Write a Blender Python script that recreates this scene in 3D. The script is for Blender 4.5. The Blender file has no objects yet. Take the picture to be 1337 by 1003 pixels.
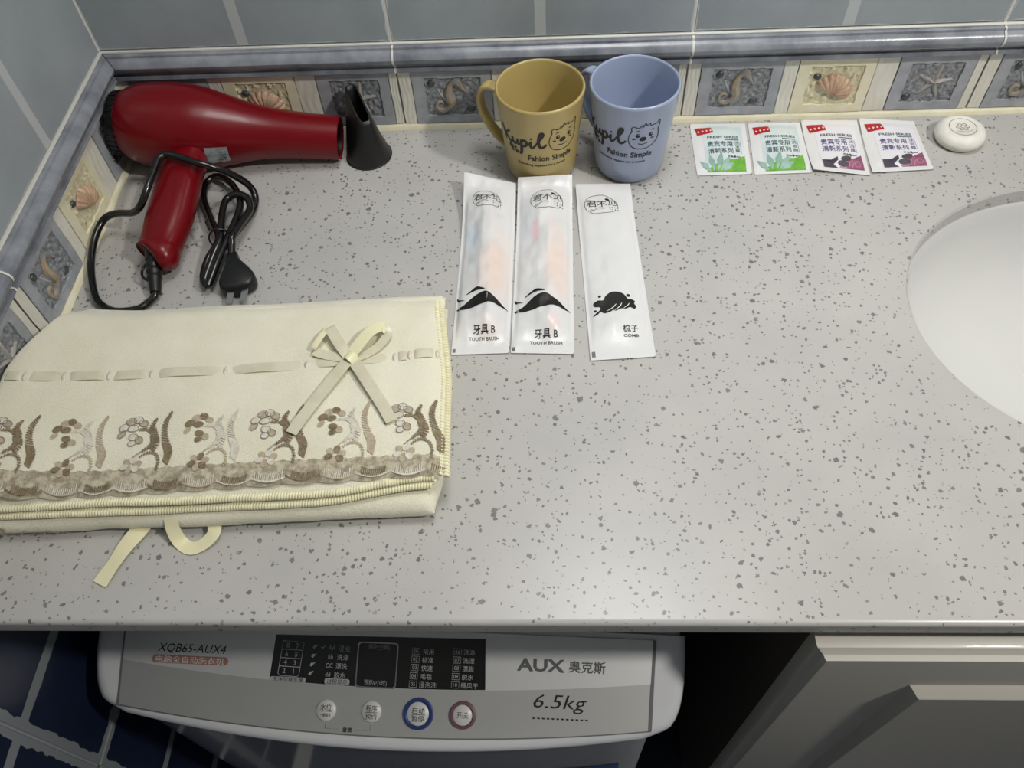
import bpy, bmesh, math, random
from mathutils import Vector, Matrix, noise
from mathutils.geometry import tessellate_polygon

random.seed(7)
SC = bpy.context.scene
COL = SC.collection
CT = 1.0            # height of the counter top
PI = math.pi


def lin(c):
    return tuple(((v / 255) / 12.92 if v / 255 <= 0.04045 else ((v / 255 + 0.055) / 1.055) ** 2.4) for v in c)


# ------------------------------------------------------------------ camera
cam_d = bpy.data.cameras.new('camera')
cam = bpy.data.objects.new('camera', cam_d)
COL.objects.link(cam)
_r = Vector((0.99875, 0.01801, -0.04662))
_f = Vector((-0.04849, 0.57520, -0.81658))
_u = _r.cross(_f) * 1.0
_m = Matrix((_r, _u, -_f)).transposed().to_4x4()
_m.translation = Vector((0.4575, -0.7570, 1.5797))
cam.matrix_world = _m
cam_d.sensor_width = 36
cam_d.lens = 29.137
cam_d.clip_start = 0.01
SC.camera = cam

# ------------------------------------------------------------------ light and exposure
world = bpy.data.worlds.new('world')
SC.world = world
world.use_nodes = True
world.node_tree.nodes['Background'].inputs[0].default_value = (0.86, 0.93, 1.0, 1)
world.node_tree.nodes['Background'].inputs[1].default_value = 0.12


def area(name, loc, size, power, col, target, shape='DISK', size_y=None, beam=180):
    d = bpy.data.lights.new(name, 'AREA')
    d.shape = shape
    d.size = size
    if size_y:
        d.size_y = size_y
    d.energy = power
    d.spread = math.radians(beam)
    d.color = col
    o = bpy.data.objects.new(name, d)
    COL.objects.link(o)
    o.location = loc
    o.rotation_euler = (Vector(target) - Vector(loc)).to_track_quat('-Z', 'Y').to_euler()
    return o


KEY = (1.42, -0.81, 2.26)
SOFT = (0.60, -0.18, 2.26)
area('downlight_glow', KEY, 0.11, 12.6, (1.0, 0.965, 0.90), (0.55, -0.25, 1.0))
area('added_fill_glow', SOFT, 0.40, 1.10, (0.98, 0.99, 1.0), (0.58, -0.18, 1.0), 'RECTANGLE', 0.30, beam=72)  # soft fill added to lift the ambient light, no known lamp here

vs = SC.view_settings
vs.view_transform = 'Standard'
vs.look = 'None'
vs.gamma = 1
vs.use_curve_mapping = False
vs.exposure = 0.0


# ------------------------------------------------------------------ materials
def nodes(name):
    m = bpy.data.materials.new(name)
    m.use_nodes = True
    nt = m.node_tree
    return m, nt, nt.nodes['Principled BSDF']


def N(nt, kind, **kw):
    n = nt.nodes.new(kind)
    for k, v in kw.items():
        if k in n.inputs.keys():
            n.inputs[k].default_value = v
        else:
            setattr(n, k, v)
    return n


def L(nt, a, b):
    nt.links.new(a, b)


def math_n(nt, op, a, b=None, clamp=False):
    n = nt.nodes.new('ShaderNodeMath')
    n.operation = op
    n.use_clamp = clamp
    for i, v in enumerate((a, b)):
        if v is None:
            continue
        if isinstance(v, (int, float)):
            n.inputs[i].default_value = v
        else:
            L(nt, v, n.inputs[i])
    return n.outputs[0]


def mixc(nt, fac, a, b):
    n = nt.nodes.new('ShaderNodeMix')
    n.data_type = 'RGBA'
    if isinstance(fac, (int, float)):
        n.inputs[0].default_value = fac
    else:
        L(nt, fac, n.inputs[0])
    for i, v in ((6, a), (7, b)):
        if isinstance(v, tuple):
            n.inputs[i].default_value = (*v[:3], 1)
        else:
            L(nt, v, n.inputs[i])
    return n.outputs[2]


def ramp(nt, src, stops):
    r = nt.nodes.new('ShaderNodeValToRGB')
    el = r.color_ramp.elements
    while len(el) < len(stops):
        el.new(0.5)
    for e, (p, c) in zip(el, stops):
        e.position = p
        e.color = (*c[:3], 1) if isinstance(c, tuple) else (c, c, c, 1)
    L(nt, src, r.inputs[0])
    return r.outputs[0]


def mat(name, col, rough=0.5, metal=0.0, spec=0.5, col2=None, nscale=20, ncon=(0.35, 0.65), bump=None, coat=0.0, sheen=0.0, alpha=None):
    m, nt, b = nodes(name)
    c1 = lin(col)
    b.inputs['Roughness'].default_value = rough
    b.inputs['Metallic'].default_value = metal
    b.inputs['Specular IOR Level'].default_value = spec
    b.inputs['Coat Weight'].default_value = coat
    b.inputs['Coat Roughness'].default_value = 0.05
    if sheen:
        b.inputs['Sheen Weight'].default_value = sheen
        b.inputs['Sheen Roughness'].default_value = 0.6
    tc = nt.nodes.new('ShaderNodeTexCoord')
    if col2:
        n = N(nt, 'ShaderNodeTexNoise', Scale=nscale, Detail=5.0, Roughness=0.6)
        L(nt, tc.outputs['Object'], n.inputs['Vector'])
        L(nt, ramp(nt, n.outputs['Fac'], [(ncon[0], c1), (ncon[1], lin(col2))]), b.inputs['Base Color'])
    else:
        b.inputs['Base Color'].default_value = (*c1, 1)
    if bump:
        n2 = N(nt, 'ShaderNodeTexNoise', Scale=bump[0], Detail=4.0)
        L(nt, tc.outputs['Object'], n2.inputs['Vector'])
        bp = N(nt, 'ShaderNodeBump', Strength=bump[1], Distance=bump[2])
        L(nt, n2.outputs['Fac'], bp.inputs['Height'])
        L(nt, bp.outputs['Normal'], b.inputs['Normal'])
    if alpha is not None:
        b.inputs['Alpha'].default_value = alpha
    return m


def tile_mat(name, dark, light, band, bw, ew, wob, rough):
    """glazed tile: mottled field, pale cross band printed over its middle, pale edge"""
    m, nt, b = nodes(name)
    tc = nt.nodes.new('ShaderNodeTexCoord')
    oi = nt.nodes.new('ShaderNodeObjectInfo')
    ad = N(nt, 'ShaderNodeVectorMath', operation='ADD')
    sc = N(nt, 'ShaderNodeVectorMath', operation='SCALE')
    L(nt, oi.outputs['Location'], sc.inputs[0])
    sc.inputs['Scale'].default_value = 3.1
    L(nt, tc.outputs['Object'], ad.inputs[0])
    L(nt, sc.outputs[0], ad.inputs[1])
    n = N(nt, 'ShaderNodeTexNoise', Scale=9.0, Detail=6.0, Roughness=0.62)
    L(nt, ad.outputs[0], n.inputs['Vector'])
    field = ramp(nt, n.outputs['Fac'], [(0.3, lin(dark)), (0.72, lin(light))])
    w = N(nt, 'ShaderNodeTexNoise', Scale=70.0, Detail=3.0)
    L(nt, ad.outputs[0], w.inputs['Vector'])
    wv = math_n(nt, 'MULTIPLY', math_n(nt, 'SUBTRACT', w.outputs['Fac'], 0.5), wob)
    xyz = nt.nodes.new('ShaderNodeSeparateXYZ')
    L(nt, tc.outputs['Object'], xyz.inputs[0])
    masks = []
    for ax in (0, 2):
        a = math_n(nt, 'ABSOLUTE', xyz.outputs[ax])
        aw = math_n(nt, 'ADD', a, wv)
        masks.append(math_n(nt, 'LESS_THAN', math_n(nt, 'ADD', a, math_n(nt, 'MULTIPLY', wv, 0.35)), bw))
        masks.append(math_n(nt, 'GREATER_THAN', aw, 0.149 - ew))
    k = masks[0]
    for q in masks[1:]:
        k = math_n(nt, 'MAXIMUM', k, q)
    L(nt, mixc(nt, k, field, lin(band)), b.inputs['Base Color'])
    b.inputs['Roughness'].default_value = rough
    bp = N(nt, 'ShaderNodeBump', Strength=0.12, Distance=0.002)
    L(nt, n.outputs['Fac'], bp.inputs['Height'])
    L(nt, bp.outputs['Normal'], b.inputs['Normal'])
    return m


def quartz():
    m, nt, b = nodes('speckled_quartz')
    tc = nt.nodes.new('ShaderNodeTexCoord')
    d = N(nt, 'ShaderNodeTexNoise', Scale=300.0, Detail=2.0)
    L(nt, tc.outputs['Object'], d.inputs['Vector'])
    dv = N(nt, 'ShaderNodeVectorMath', operation='MULTIPLY_ADD')
    L(nt, d.outputs['Color'], dv.inputs[0])
    dv.inputs[1].default_value = (0.0042, 0.0042, 0.0042)
    L(nt, tc.outputs['Object'], dv.inputs[2])
    base = N(nt, 'ShaderNodeTexNoise', Scale=14.0, Detail=4.0)
    L(nt, tc.outputs['Object'], base.inputs['Vector'])
    col = ramp(nt, base.outputs['Fac'], [(0.3, lin((180, 178, 175))), (0.7, lin((187, 185, 181)))])
    for scale, hi, pw, c_a, c_b, seed in ((145, 0.34, 1.9, (104, 102, 100), (152, 148, 143), 0), (270, 0.42, 1.7, (108, 106, 103), (156, 152, 147), 3.7), (150, 0.20, 2.0, (200, 198, 194), (160, 154, 146), 8.1)):
        mp = N(nt, 'ShaderNodeVectorMath', operation='ADD')
        L(nt, dv.outputs[0], mp.inputs[0])
        mp.inputs[1].default_value = (seed, seed * 0.7, seed * 0.3)
        v = N(nt, 'ShaderNodeTexVoronoi', Scale=float(scale))
        L(nt, mp.outputs[0], v.inputs['Vector'])
        s = nt.nodes.new('ShaderNodeSeparateColor')
        L(nt, v.outputs['Color'], s.inputs[0])
        th = math_n(nt, 'MULTIPLY', math_n(nt, 'POWER', s.outputs[0], pw), hi)
        k = math_n(nt, 'LESS_THAN', v.outputs['Distance'], th)
        keep = math_n(nt, 'GREATER_THAN', s.outputs[1], 0.35)
        col = mixc(nt, math_n(nt, 'MULTIPLY', k, keep), col, mixc(nt, s.outputs[2], lin(c_a), lin(c_b)))
    L(nt, col, b.inputs['Base Color'])
    b.inputs['Roughness'].default_value = 0.28
    b.inputs['Specular IOR Level'].default_value = 0.5
    return m


M = {}
M['tile_up'] = tile_mat('blue_grey_glazed_tile', (143, 151, 157), (163, 171, 176), (188, 193, 194), 0.0055, 0.0015, 0.006, 0.28)
M['tile_low'] = tile_mat('dark_blue_glazed_tile', (20, 28, 50), (33, 43, 68), (136, 141, 144), 0.0065, 0.008, 0.010, 0.3)
M['grout'] = mat('white_grout', (214, 214, 208), 0.8)
M['grout_low'] = mat('grey_grout', (150, 152, 152), 0.8)
M['trimm'] = mat('glazed_moulding', (108, 112, 122), 0.25, col2=(150, 154, 161), nscale=26, bump=(300, 0.15, 0.0008))
M['bead'] = mat('cream_sealant', (226, 219, 186), 0.5, col2=(236, 232, 208), nscale=40)
M['b_grey'] = mat('grey_relief_ceramic', (156, 160, 167), 0.4, col2=(178, 181, 186), nscale=60)
M['b_bed'] = mat('grey_pebbled_ceramic', (104, 107, 112), 0.35, col2=(166, 169, 173), nscale=230, bump=(700, 0.5, 0.001))
M['b_cream'] = mat('cream_relief_ceramic', (236, 229, 194), 0.45, col2=(242, 238, 214), nscale=60)
M['b_cbed'] = mat('cream_pebbled_ceramic', (206, 196, 152), 0.4, col2=(238, 232, 205), nscale=230, bump=(700, 0.5, 0.001))
M['b_div'] = mat('ivory_wavy_ceramic', (226, 223, 210), 0.45, col2=(236, 234, 222), nscale=30)
M['shell'] = mat('pink_shell_glaze', (214, 184, 156), 0.4, col2=(184, 146, 120), nscale=120)
M['star'] = mat('grey_star_glaze', (160, 160, 160), 0.4, col2=(180, 170, 160), nscale=90)
M['horse'] = mat('seahorse_glaze', (136, 138, 140), 0.35, col2=(176, 158, 130), nscale=110)
M['pebble'] = mat('dark_pebble_glaze', (58, 64, 66), 0.25, col2=(82, 86, 86), nscale=160)
M['quartz'] = quartz()
M['ceramic'] = mat('white_basin_ceramic', (216, 216, 214), 0.08, coat=0.4)
M['chrome'] = mat('chrome', (215, 215, 218), 0.28, 1.0)
M['red'] = mat('red_gloss_plastic', (112, 6, 16), 0.30, spec=0.35, coat=0.12, bump=(1500, 0.05, 0.0004))
M['black'] = mat('black_plastic', (20, 20, 21), 0.42)
M['cord'] = mat('black_cord_rubber', (14, 14, 14), 0.22, coat=0.3)
M['steel'] = mat('plug_pin_steel', (205, 205, 205), 0.2, 1.0)
M['sticker'] = mat('silver_sticker', (140, 150, 158), 0.3, 0.4, col2=(190, 196, 200), nscale=150)
M['mug_y'] = mat('mustard_mug_plastic', (184, 164, 106), 0.34, coat=0.1, bump=(900, 0.05, 0.0004))
M['mug_b'] = mat('blue_mug_plastic', (158, 170, 196), 0.3, coat=0.15, bump=(900, 0.05, 0.0004))
M['ink'] = mat('black_ink', (24, 22, 22), 0.5)
M['inkgrey'] = mat('grey_ink', (110, 112, 112), 0.5)
M['paper'] = mat('glossy_white_film', (224, 224, 224), 0.32, bump=(260, 0.25, 0.0012))
M['soap'] = mat('soap_wrap', (226, 223, 212), 0.55, col2=(236, 234, 226), nscale=90, bump=(220, 0.4, 0.001))
M['soapmark'] = mat('soap_print', (132, 130, 122), 0.6)
M['terry'] = mat('cream_velour', (238, 234, 212), 0.95, spec=0.1, col2=(228, 223, 198), nscale=14, sheen=0.5, bump=(1100, 0.55, 0.0016))
M['hem'] = mat('yellow_overlock_thread', (234, 228, 190), 0.8, col2=(242, 238, 210), nscale=300)
M['satin'] = mat('ivory_satin_ribbon', (206, 200, 174), 0.3, sheen=0.2, col2=(220, 215, 192), nscale=60)
M['satin_y'] = mat('cream_satin_ribbon', (236, 230, 190), 0.3, sheen=0.3)
M['th_brown'] = mat('bronze_thread', (112, 96, 70), 0.45, col2=(148, 132, 104), nscale=400)
M['th_taupe'] = mat('taupe_thread', (170, 154, 130), 0.45, col2=(196, 182, 160), nscale=400)
M['th_white'] = mat('silver_white_thread', (226, 221, 208), 0.35, col2=(206, 198, 182), nscale=400)
M['th_grey'] = mat('grey_outline_thread', (134, 126, 116), 0.5)
M['net'] = mat('taupe_lace_net', (160, 147, 124), 0.7, col2=(220, 211, 186), nscale=170, ncon=(0.38, 0.62), bump=(1500, 0.6, 0.001), alpha=0.78)
M['w_frame'] = mat('pale_grey_plastic', (222, 223, 226), 0.22, coat=0.3)
M['w_silver'] = mat('silver_panel', (226, 226, 226), 0.46, 0.6)
M['w_grey'] = mat('grey_silver_panel', (194, 194, 193), 0.46, 0.6)
M['w_body'] = mat('grey_gloss_body', (150, 152, 156), 0.12, coat=0.4)
M['w_black'] = mat('black_display_film', (14, 14, 15), 0.25)
M['w_print'] = mat('grey_white_print', (176, 176, 178), 0.5)
M['w_pill'] = mat('copper_print', (158, 112, 98), 0.45)
M['w_btn'] = mat('white_button', (222, 222, 220), 0.35)
M['w_blue'] = mat('navy_ring', (38, 58, 120), 0.35)
M['w_plum'] = mat('plum_ring', (120, 84, 96), 0.35)
M['w_badge'] = mat('chrome_badge', (150, 150, 154), 0.25, 0.9)
M['w_glass'] = mat('dark_lid_glass', (26, 27, 30), 0.08)
M['blue_label'] = mat('blue_label', (44, 92, 160), 0.4)
M['cab'] = mat('ivory_lacquer', (192, 188, 178), 0.38, coat=0.1)
M['cab_in'] = mat('brown_grey_board', (92, 86, 78), 0.7)
M['floor'] = mat('dark_floor_tile', (54, 60, 76), 0.4, col2=(66, 72, 88), nscale=8)
M['ceil'] = mat('white_ceiling', (225, 225, 222), 0.8)
M['s_red'] = mat('sachet_red', (178, 28, 36), 0.4)
M['s_white'] = mat('sachet_white_print', (236, 226, 224), 0.5)
M['s_teal'] = mat('sachet_pale_teal', (196, 212, 214), 0.4, col2=(216, 224, 222), nscale=60)
M['s_green'] = mat('sachet_green', (92, 158, 48), 0.4, col2=(122, 182, 70), nscale=120)
M['s_sage'] = mat('sachet_sage', (132, 168, 152), 0.4, col2=(158, 188, 178), nscale=120)
M['s_slate'] = mat('sachet_slate_ink', (62, 84, 92), 0.5)
M['s_violet'] = mat('sachet_violet_ink', (78, 74, 124), 0.5)
M['s_lilac'] = mat('sachet_lilac', (228, 226, 232), 0.4)
M['s_plum'] = mat('sachet_plum', (124, 62, 88), 0.4, col2=(158, 100, 124), nscale=90)
M['s_pink'] = mat('sachet_rose', (190, 140, 162), 0.4)
M['s_dark'] = mat('sachet_lavender', (58, 44, 66), 0.45, col2=(84, 80, 84), nscale=120)
M['glow'] = None
_g, _nt, _b = nodes('lamp_diffuser')
_b.inputs['Base Color'].default_value = (0.9, 0.9, 0.9, 1)
_b.inputs['Emission Color'].default_value = (1, 0.97, 0.92, 1)
_b.inputs['Emission Strength'].default_value = 2.0
M['glow'] = _g


def film_mat(name, tints):
    """white film with what lies inside showing through as soft tints (object space patches)"""
    m, nt, b = nodes(name)
    tc = nt.nodes.new('ShaderNodeTexCoord')
    col = lin((220, 220, 220))
    nz = N(nt, 'ShaderNodeTexNoise', Scale=45.0, Detail=3.0)
    L(nt, tc.outputs['Object'], nz.inputs['Vector'])
    for (x, y, rx, ry, c, k) in tints:
        mp = N(nt, 'ShaderNodeMapping', vector_type='POINT')
        mp.inputs['Location'].default_value = (-x / rx, -y / ry, 0)
        mp.inputs['Scale'].default_value = (1 / rx, 1 / ry, 0)
        L(nt, tc.outputs['Object'], mp.inputs['Vector'])
        ln = N(nt, 'ShaderNodeVectorMath', operation='LENGTH')
        L(nt, mp.outputs[0], ln.inputs[0])
        d = math_n(nt, 'ADD', ln.outputs['Value'], math_n(nt, 'MULTIPLY', math_n(nt, 'SUBTRACT', nz.outputs['Fac'], 0.5), 1.1))
        f = ramp(nt, d, [(0.35, k), (1.0, 0.0)])
        col = mixc(nt, f, col, lin(c))
    if not isinstance(col, tuple):
        L(nt, col, b.inputs['Base Color'])
    b.inputs['Roughness'].default_value = 0.33
    n2 = N(nt, 'ShaderNodeTexNoise', Scale=220.0, Detail=3.0)
    L(nt, tc.outputs['Object'], n2.inputs['Vector'])
    bp = N(nt, 'ShaderNodeBump', Strength=0.2, Distance=0.001)
    L(nt, n2.outputs['Fac'], bp.inputs['Height'])
    L(nt, bp.outputs['Normal'], b.inputs['Normal'])
    return m


# ------------------------------------------------------------------ geometry helpers
def link(name, vf, m, parent=None, smooth=True, angle=40, world=True, loc=None, rotz=0.0):
    """vf = (verts, faces). With a parent the verts are in the parent's own frame."""
    V, F = vf
    me = bpy.data.meshes.new(name)
    me.from_pydata([tuple(v) for v in V], [], F)
    bm = bmesh.new()
    bm.from_mesh(me)
    bmesh.ops.recalc_face_normals(bm, faces=bm.faces)
    bm.to_mesh(me)
    bm.free()
    if smooth:
        me.polygons.foreach_set('use_smooth', [True] * len(me.polygons))
        me.set_sharp_from_angle(angle=math.radians(angle))
    if m:
        me.materials.append(m)
    o = bpy.data.objects.new(name, me)
    COL.objects.link(o)
    if parent:
        o.parent = parent
    if loc:
        o.location = loc
    o.rotation_euler = (0, 0, rotz)
    return o


def tag(o, label, cat, group=None):
    o['label'] = label
    o['category'] = cat
    if group:
        o['group'] = group
    return o


def thing(name, label, cat, loc=(0, 0, 0), rotz=0.0, group=None):
    o = bpy.data.objects.new(name, None)
    o.empty_display_size = 0.02
    COL.objects.link(o)
    o.location = loc
    o.rotation_euler = (0, 0, rotz)
    return tag(o, label, cat, group)


def struct(o):
    o['kind'] = 'structure'
    return o


def copy_tree(o, parent=None, loc=None, rotz=None):
    c = o.copy()
    COL.objects.link(c)
    c.parent = parent
    if loc is not None:
        c.location = loc
    if rotz is not None:
        c.rotation_euler = (0, 0, rotz)
    for ch in list(o.children):
        copy_tree(ch, c)
    return c


def box(x0, x1, y0, y1, z0, z1):
    V = [(x, y, z) for z in (z0, z1) for y in (y0, y1) for x in (x0, x1)]
    F = [(0, 2, 3, 1), (4, 5, 7, 6), (0, 1, 5, 4), (2, 6, 7, 3), (0, 4, 6, 2), (1, 3, 7, 5)]
    return V, F


def bev(vf, w, seg=2):
    bm = bmesh.new()
    vs_ = [bm.verts.new(v) for v in vf[0]]
    for f in vf[1]:
        bm.faces.new([vs_[i] for i in f])
    bmesh.ops.recalc_face_normals(bm, faces=bm.faces)
    bmesh.ops.bevel(bm, geom=list(bm.edges), offset=w, segments=seg, profile=0.6, affect='EDGES')
    bm.verts.index_update()
    V = [tuple(v.co) for v in bm.verts]
    F = [[v.index for v in f.verts] for f in bm.faces]
    bm.free()
    return V, F


def join(*parts):
    V, F = [], []
    for v, f in parts:
        n = len(V)
        V += [tuple(a) for a in v]
        F += [tuple(i + n for i in q) for q in f]
    return V, F


def xf(vf, fn):
    return [tuple(fn(*v)) for v in vf[0]], vf[1]


def loft(rings, closed=True, cap0=True, cap1=True):
    n = len(rings[0])
    V = [tuple(p) for r in rings for p in r]
    F = []
    for i in range(len(rings) - 1):
        for j in range(n if closed else n - 1):
            k = (j + 1) % n
            F.append((i * n + j, i * n + k, (i + 1) * n + k, (i + 1) * n + j))
    if cap0:
        F.append(tuple(range(n)))
    if cap1:
        F.append(tuple(range((len(rings) - 1) * n, len(rings) * n)))
    return V, F


def lathe(prof, n=48, cap0=False, cap1=False):
    return loft([[(r * math.cos(2 * PI * j / n), r * math.sin(2 * PI * j / n), z) for j in range(n)] for r, z in prof], True, cap0, cap1)


def catmull(pts, k=6, closed=False):
    P = [Vector(p) for p in pts]
    n = len(P)
    out = []
    for i in range(n if closed else n - 1):
        if closed:
            a, b, c, d = P[i - 1], P[i], P[(i + 1) % n], P[(i + 2) % n]
        else:
            a, b, c, d = P[max(i - 1, 0)], P[i], P[i + 1], P[min(i + 2, n - 1)]
        for j in range(k):
            t = j / k
            out.append(0.5 * ((2 * b) + (c - a) * t + (2 * a - 5 * b + 4 * c - d) * t * t + (3 * b - a - 3 * c + d) * t ** 3))
    if not closed:
        out.append(P[-1].copy())
    return out


def interp(pts, k=6):
    """catmull over tuples of any length"""
    n = len(pts)
    out = []
    for i in range(n - 1):
        a, b, c, d = pts[max(i - 1, 0)], pts[i], pts[i + 1], pts[min(i + 2, n - 1)]
        for j in range(k):
            t = j / k
            out.append(tuple(0.5 * (2 * q + (r - p) * t + (2 * p - 5 * q + 4 * r - s) * t * t + (3 * q - p - 3 * r + s) * t ** 3) for p, q, r, s in zip(a, b, c, d)))
    out.append(tuple(pts[-1]))
    return out


def tube(path, rad, n=10, closed=False, squash=1.0):
    P = [Vector(p) for p in path]
    rings = []
    up = None
    for i, p in enumerate(P):
        if closed:
            t = P[(i + 1) % len(P)] - P[i - 1]
        else:
            t = P[min(i + 1, len(P) - 1)] - P[max(i - 1, 0)]
        t = t.normalized() if t.length > 1e-9 else Vector((0, 1, 0))
        if up is None:
            up = Vector((0, 0, 1)) if abs(t.z) < 0.9 else Vector((0, 1, 0))
        s = t.cross(up).normalized()
        up = s.cross(t).normalized()
        r = rad[i] if isinstance(rad, (list, tuple)) else rad
        rings.append([p + s * (r * math.cos(2 * PI * j / n)) + up * (r * squash * math.sin(2 * PI * j / n)) for j in range(n)])
    if closed:
        rings.append(rings[0])
        return loft(rings, True, False, False)
    return loft(rings)


# -- flat art: lists of (2d verts, faces), sent onto a surface by emit()
def stroke(pts, w, k=6, closed=False, smooth=True):
    P = [Vector((p[0], p[1], 0)) for p in pts]
    ws = [p[2] if len(p) > 2 else 1.0 for p in pts]
    if smooth and len(P) > 2:
        Q = catmull(P, k, closed)
        if closed:
            WW = [1.0] * len(Q)
        else:
            WW = [q[0] for q in interp([(a,) for a in ws], k)]
    else:
        Q, WW = (P + [P[0]] if closed else P), (ws + [ws[0]] if closed else ws)
    if closed and smooth:
        Q, WW = Q + [Q[0]], WW + [WW[0]]
    V = []
    n = len(Q)
    for i in range(n):
        if closed:
            t = Q[(i + 1) % (n - 1)] - Q[(i - 1) % (n - 1)]
        else:
            t = Q[min(i + 1, n - 1)] - Q[max(i - 1, 0)]
        t = t.normalized() if t.length > 1e-9 else Vector((1, 0, 0))
        s = Vector((-t.y, t.x, 0)) * (w * max(WW[i], 0.05) / 2)
        V += [tuple(Q[i] + s)[:2], tuple(Q[i] - s)[:2]]
    return V, [(2 * i, 2 * i + 1, 2 * i + 3, 2 * i + 2) for i in range(n - 1)]


def fill(pts, k=0):
    if k:
        pts = [tuple(p)[:2] for p in catmull([(p[0], p[1], 0) for p in pts], k, True)]
    T = tessellate_polygon([[Vector((p[0], p[1], 0)) for p in pts]])
    return [tuple(p[:2]) for p in pts], [tuple(t) for t in T]


def ell(cx, cy, rx, ry, rot=0.0, n=18):
    c, s = math.cos(rot), math.sin(rot)
    return [(cx + rx * math.cos(2 * PI * i / n) * c - ry * math.sin(2 * PI * i / n) * s, cy + rx * math.cos(2 * PI * i / n) * s + ry * math.sin(2 * PI * i / n) * c) for i in range(n)]


def disc(cx, cy, rx, ry=None, rot=0.0, n=18):
    p = ell(cx, cy, rx, ry or rx, rot, n)
    return p, [tuple(range(n))]


def rect(x0, x1, y0, y1):
    return [(x0, y0), (x1, y0), (x1, y1), (x0, y1)], [(0, 1, 2, 3)]


def rrect(x0, x1, y0, y1, r, n=5):
    p = []
    for cx, cy, a in ((x1 - r, y0 + r, -90), (x1 - r, y1 - r, 0), (x0 + r, y1 - r, 90), (x0 + r, y0 + r, 180)):
        for i in range(n + 1):
            t = math.radians(a + 90 * i / n)
            p.append((cx + r * math.cos(t), cy + r * math.sin(t)))
    return p


_tc = {}


def txt(body, size, cx, cy, width=None, shear=0.0, bold=0.0, rot=0.0, sx=1.0):
    """filled lettering centred on (cx, cy); width fixes the printed length"""
    key = (body, shear, bold)
    if key not in _tc:
        c = bpy.data.curves.new('lettering', 'FONT')
        c.body = body
        c.size = 1.0
        c.shear = shear
        c.offset = bold
        c.resolution_u = 2
        o = bpy.data.objects.new('lettering', c)
        COL.objects.link(o)
        bpy.context.view_layer.update()
        dg = bpy.context.evaluated_depsgraph_get()
        me = bpy.data.meshes.new_from_object(o.evaluated_get(dg))
        _tc[key] = ([tuple(v.co[:2]) for v in me.vertices], [tuple(p.vertices) for p in me.polygons])
        bpy.data.objects.remove(o)
        bpy.data.curves.remove(c)
        bpy.data.meshes.remove(me)
    V, F = _tc[key]
    x0, x1 = min(v[0] for v in V), max(v[0] for v in V)
    y0, y1 = min(v[1] for v in V), max(v[1] for v in V)
    s = size
    kx = (width / ((x1 - x0) * s)) if width else sx
    co, si = math.cos(rot), math.sin(rot)
    out = []
    for x, y in V:
        a, b_ = (x - (x0 + x1) / 2) * s * kx, (y - (y0 + y1) / 2) * s
        out.append((cx + a * co - b_ * si, cy + a * si + b_ * co))
    return out, F


def emit(name, items, S, m, parent, cell=None, off=0.0003):
    V, F = [], []
    for v, f in items:
        n = len(V)
        V += v
        F += [tuple(i + n for i in q) for q in f]
    bm = bmesh.new()
    bv = [bm.verts.new((v[0], v[1], 0)) for v in V]
    for f in F:
        if len(set(f)) > 2:
            try:
                bm.faces.new([bv[i] for i in f])
            except ValueError:
                pass
    if cell:
        for ax in (0, 1):
            lo, hi = min(v[ax] for v in V), max(v[ax] for v in V)
            k = math.floor(lo / cell) + 1
            while k * cell < hi:
                co = [0, 0, 0]
                no = [0, 0, 0]
                co[ax] = k * cell
                no[ax] = 1
                bmesh.ops.bisect_plane(bm, geom=list(bm.verts) + list(bm.edges) + list(bm.faces), plane_co=co, plane_no=no)
                k += 1
    e = 2e-4
    for v in bm.verts:
        u, w = v.co.x, v.co.y
        p = Vector(S(u, w))
        nn = (Vector(S(u + e, w)) - p).cross(Vector(S(u, w + e)) - p)
        nn = nn.normalized() if nn.length > 0 else Vector((0, 0, 1))
        v.co = p + nn * off
    bmesh.ops.recalc_face_normals(bm, faces=bm.faces)
    me = bpy.data.meshes.new(name)
    bm.to_mesh(me)
    bm.free()
    me.materials.append(m)
    o = bpy.data.objects.new(name, me)
    COL.objects.link(o)
    o.parent = parent
    return o


def grid(nx, ny, fn):
    V = [fn(i / nx, j / ny) for j in range(ny + 1) for i in range(nx + 1)]
    F = [(j * (nx + 1) + i, j * (nx + 1) + i + 1, (j + 1) * (nx + 1) + i + 1, (j + 1) * (nx + 1) + i) for j in range(ny) for i in range(nx)]
    return V, F


def sheet(nx, ny, top, bot, su=None, sv=None):
    """closed body between two surfaces over the unit square, sharing their rim"""
    su = su or [i / nx for i in range(nx + 1)]
    sv = sv or [j / ny for j in range(ny + 1)]
    nx, ny = len(su) - 1, len(sv) - 1
    V, idt, idb = [], {}, {}
    for j, t in enumerate(sv):
        for i, s in enumerate(su):
            idt[i, j] = len(V)
            V.append(top(s, t))
    for j, t in enumerate(sv):
        for i, s in enumerate(su):
            if i in (0, nx) or j in (0, ny):
                idb[i, j] = idt[i, j]
            else:
                idb[i, j] = len(V)
                V.append(bot(s, t))
    F = []
    for j in range(ny):
        for i in range(nx):
            F.append((idt[i, j], idt[i + 1, j], idt[i + 1, j + 1], idt[i, j + 1]))
            F.append((idb[i, j], idb[i, j + 1], idb[i + 1, j + 1], idb[i + 1, j]))
    return V, F


def nz(x, y, z=0.0):
    return noise.noise(Vector((x, y, z)))


def sstep(a, b, x):
    t = min(max((x - a) / (b - a), 0.0), 1.0)
    return t * t * (3 - 2 * t)


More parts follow.
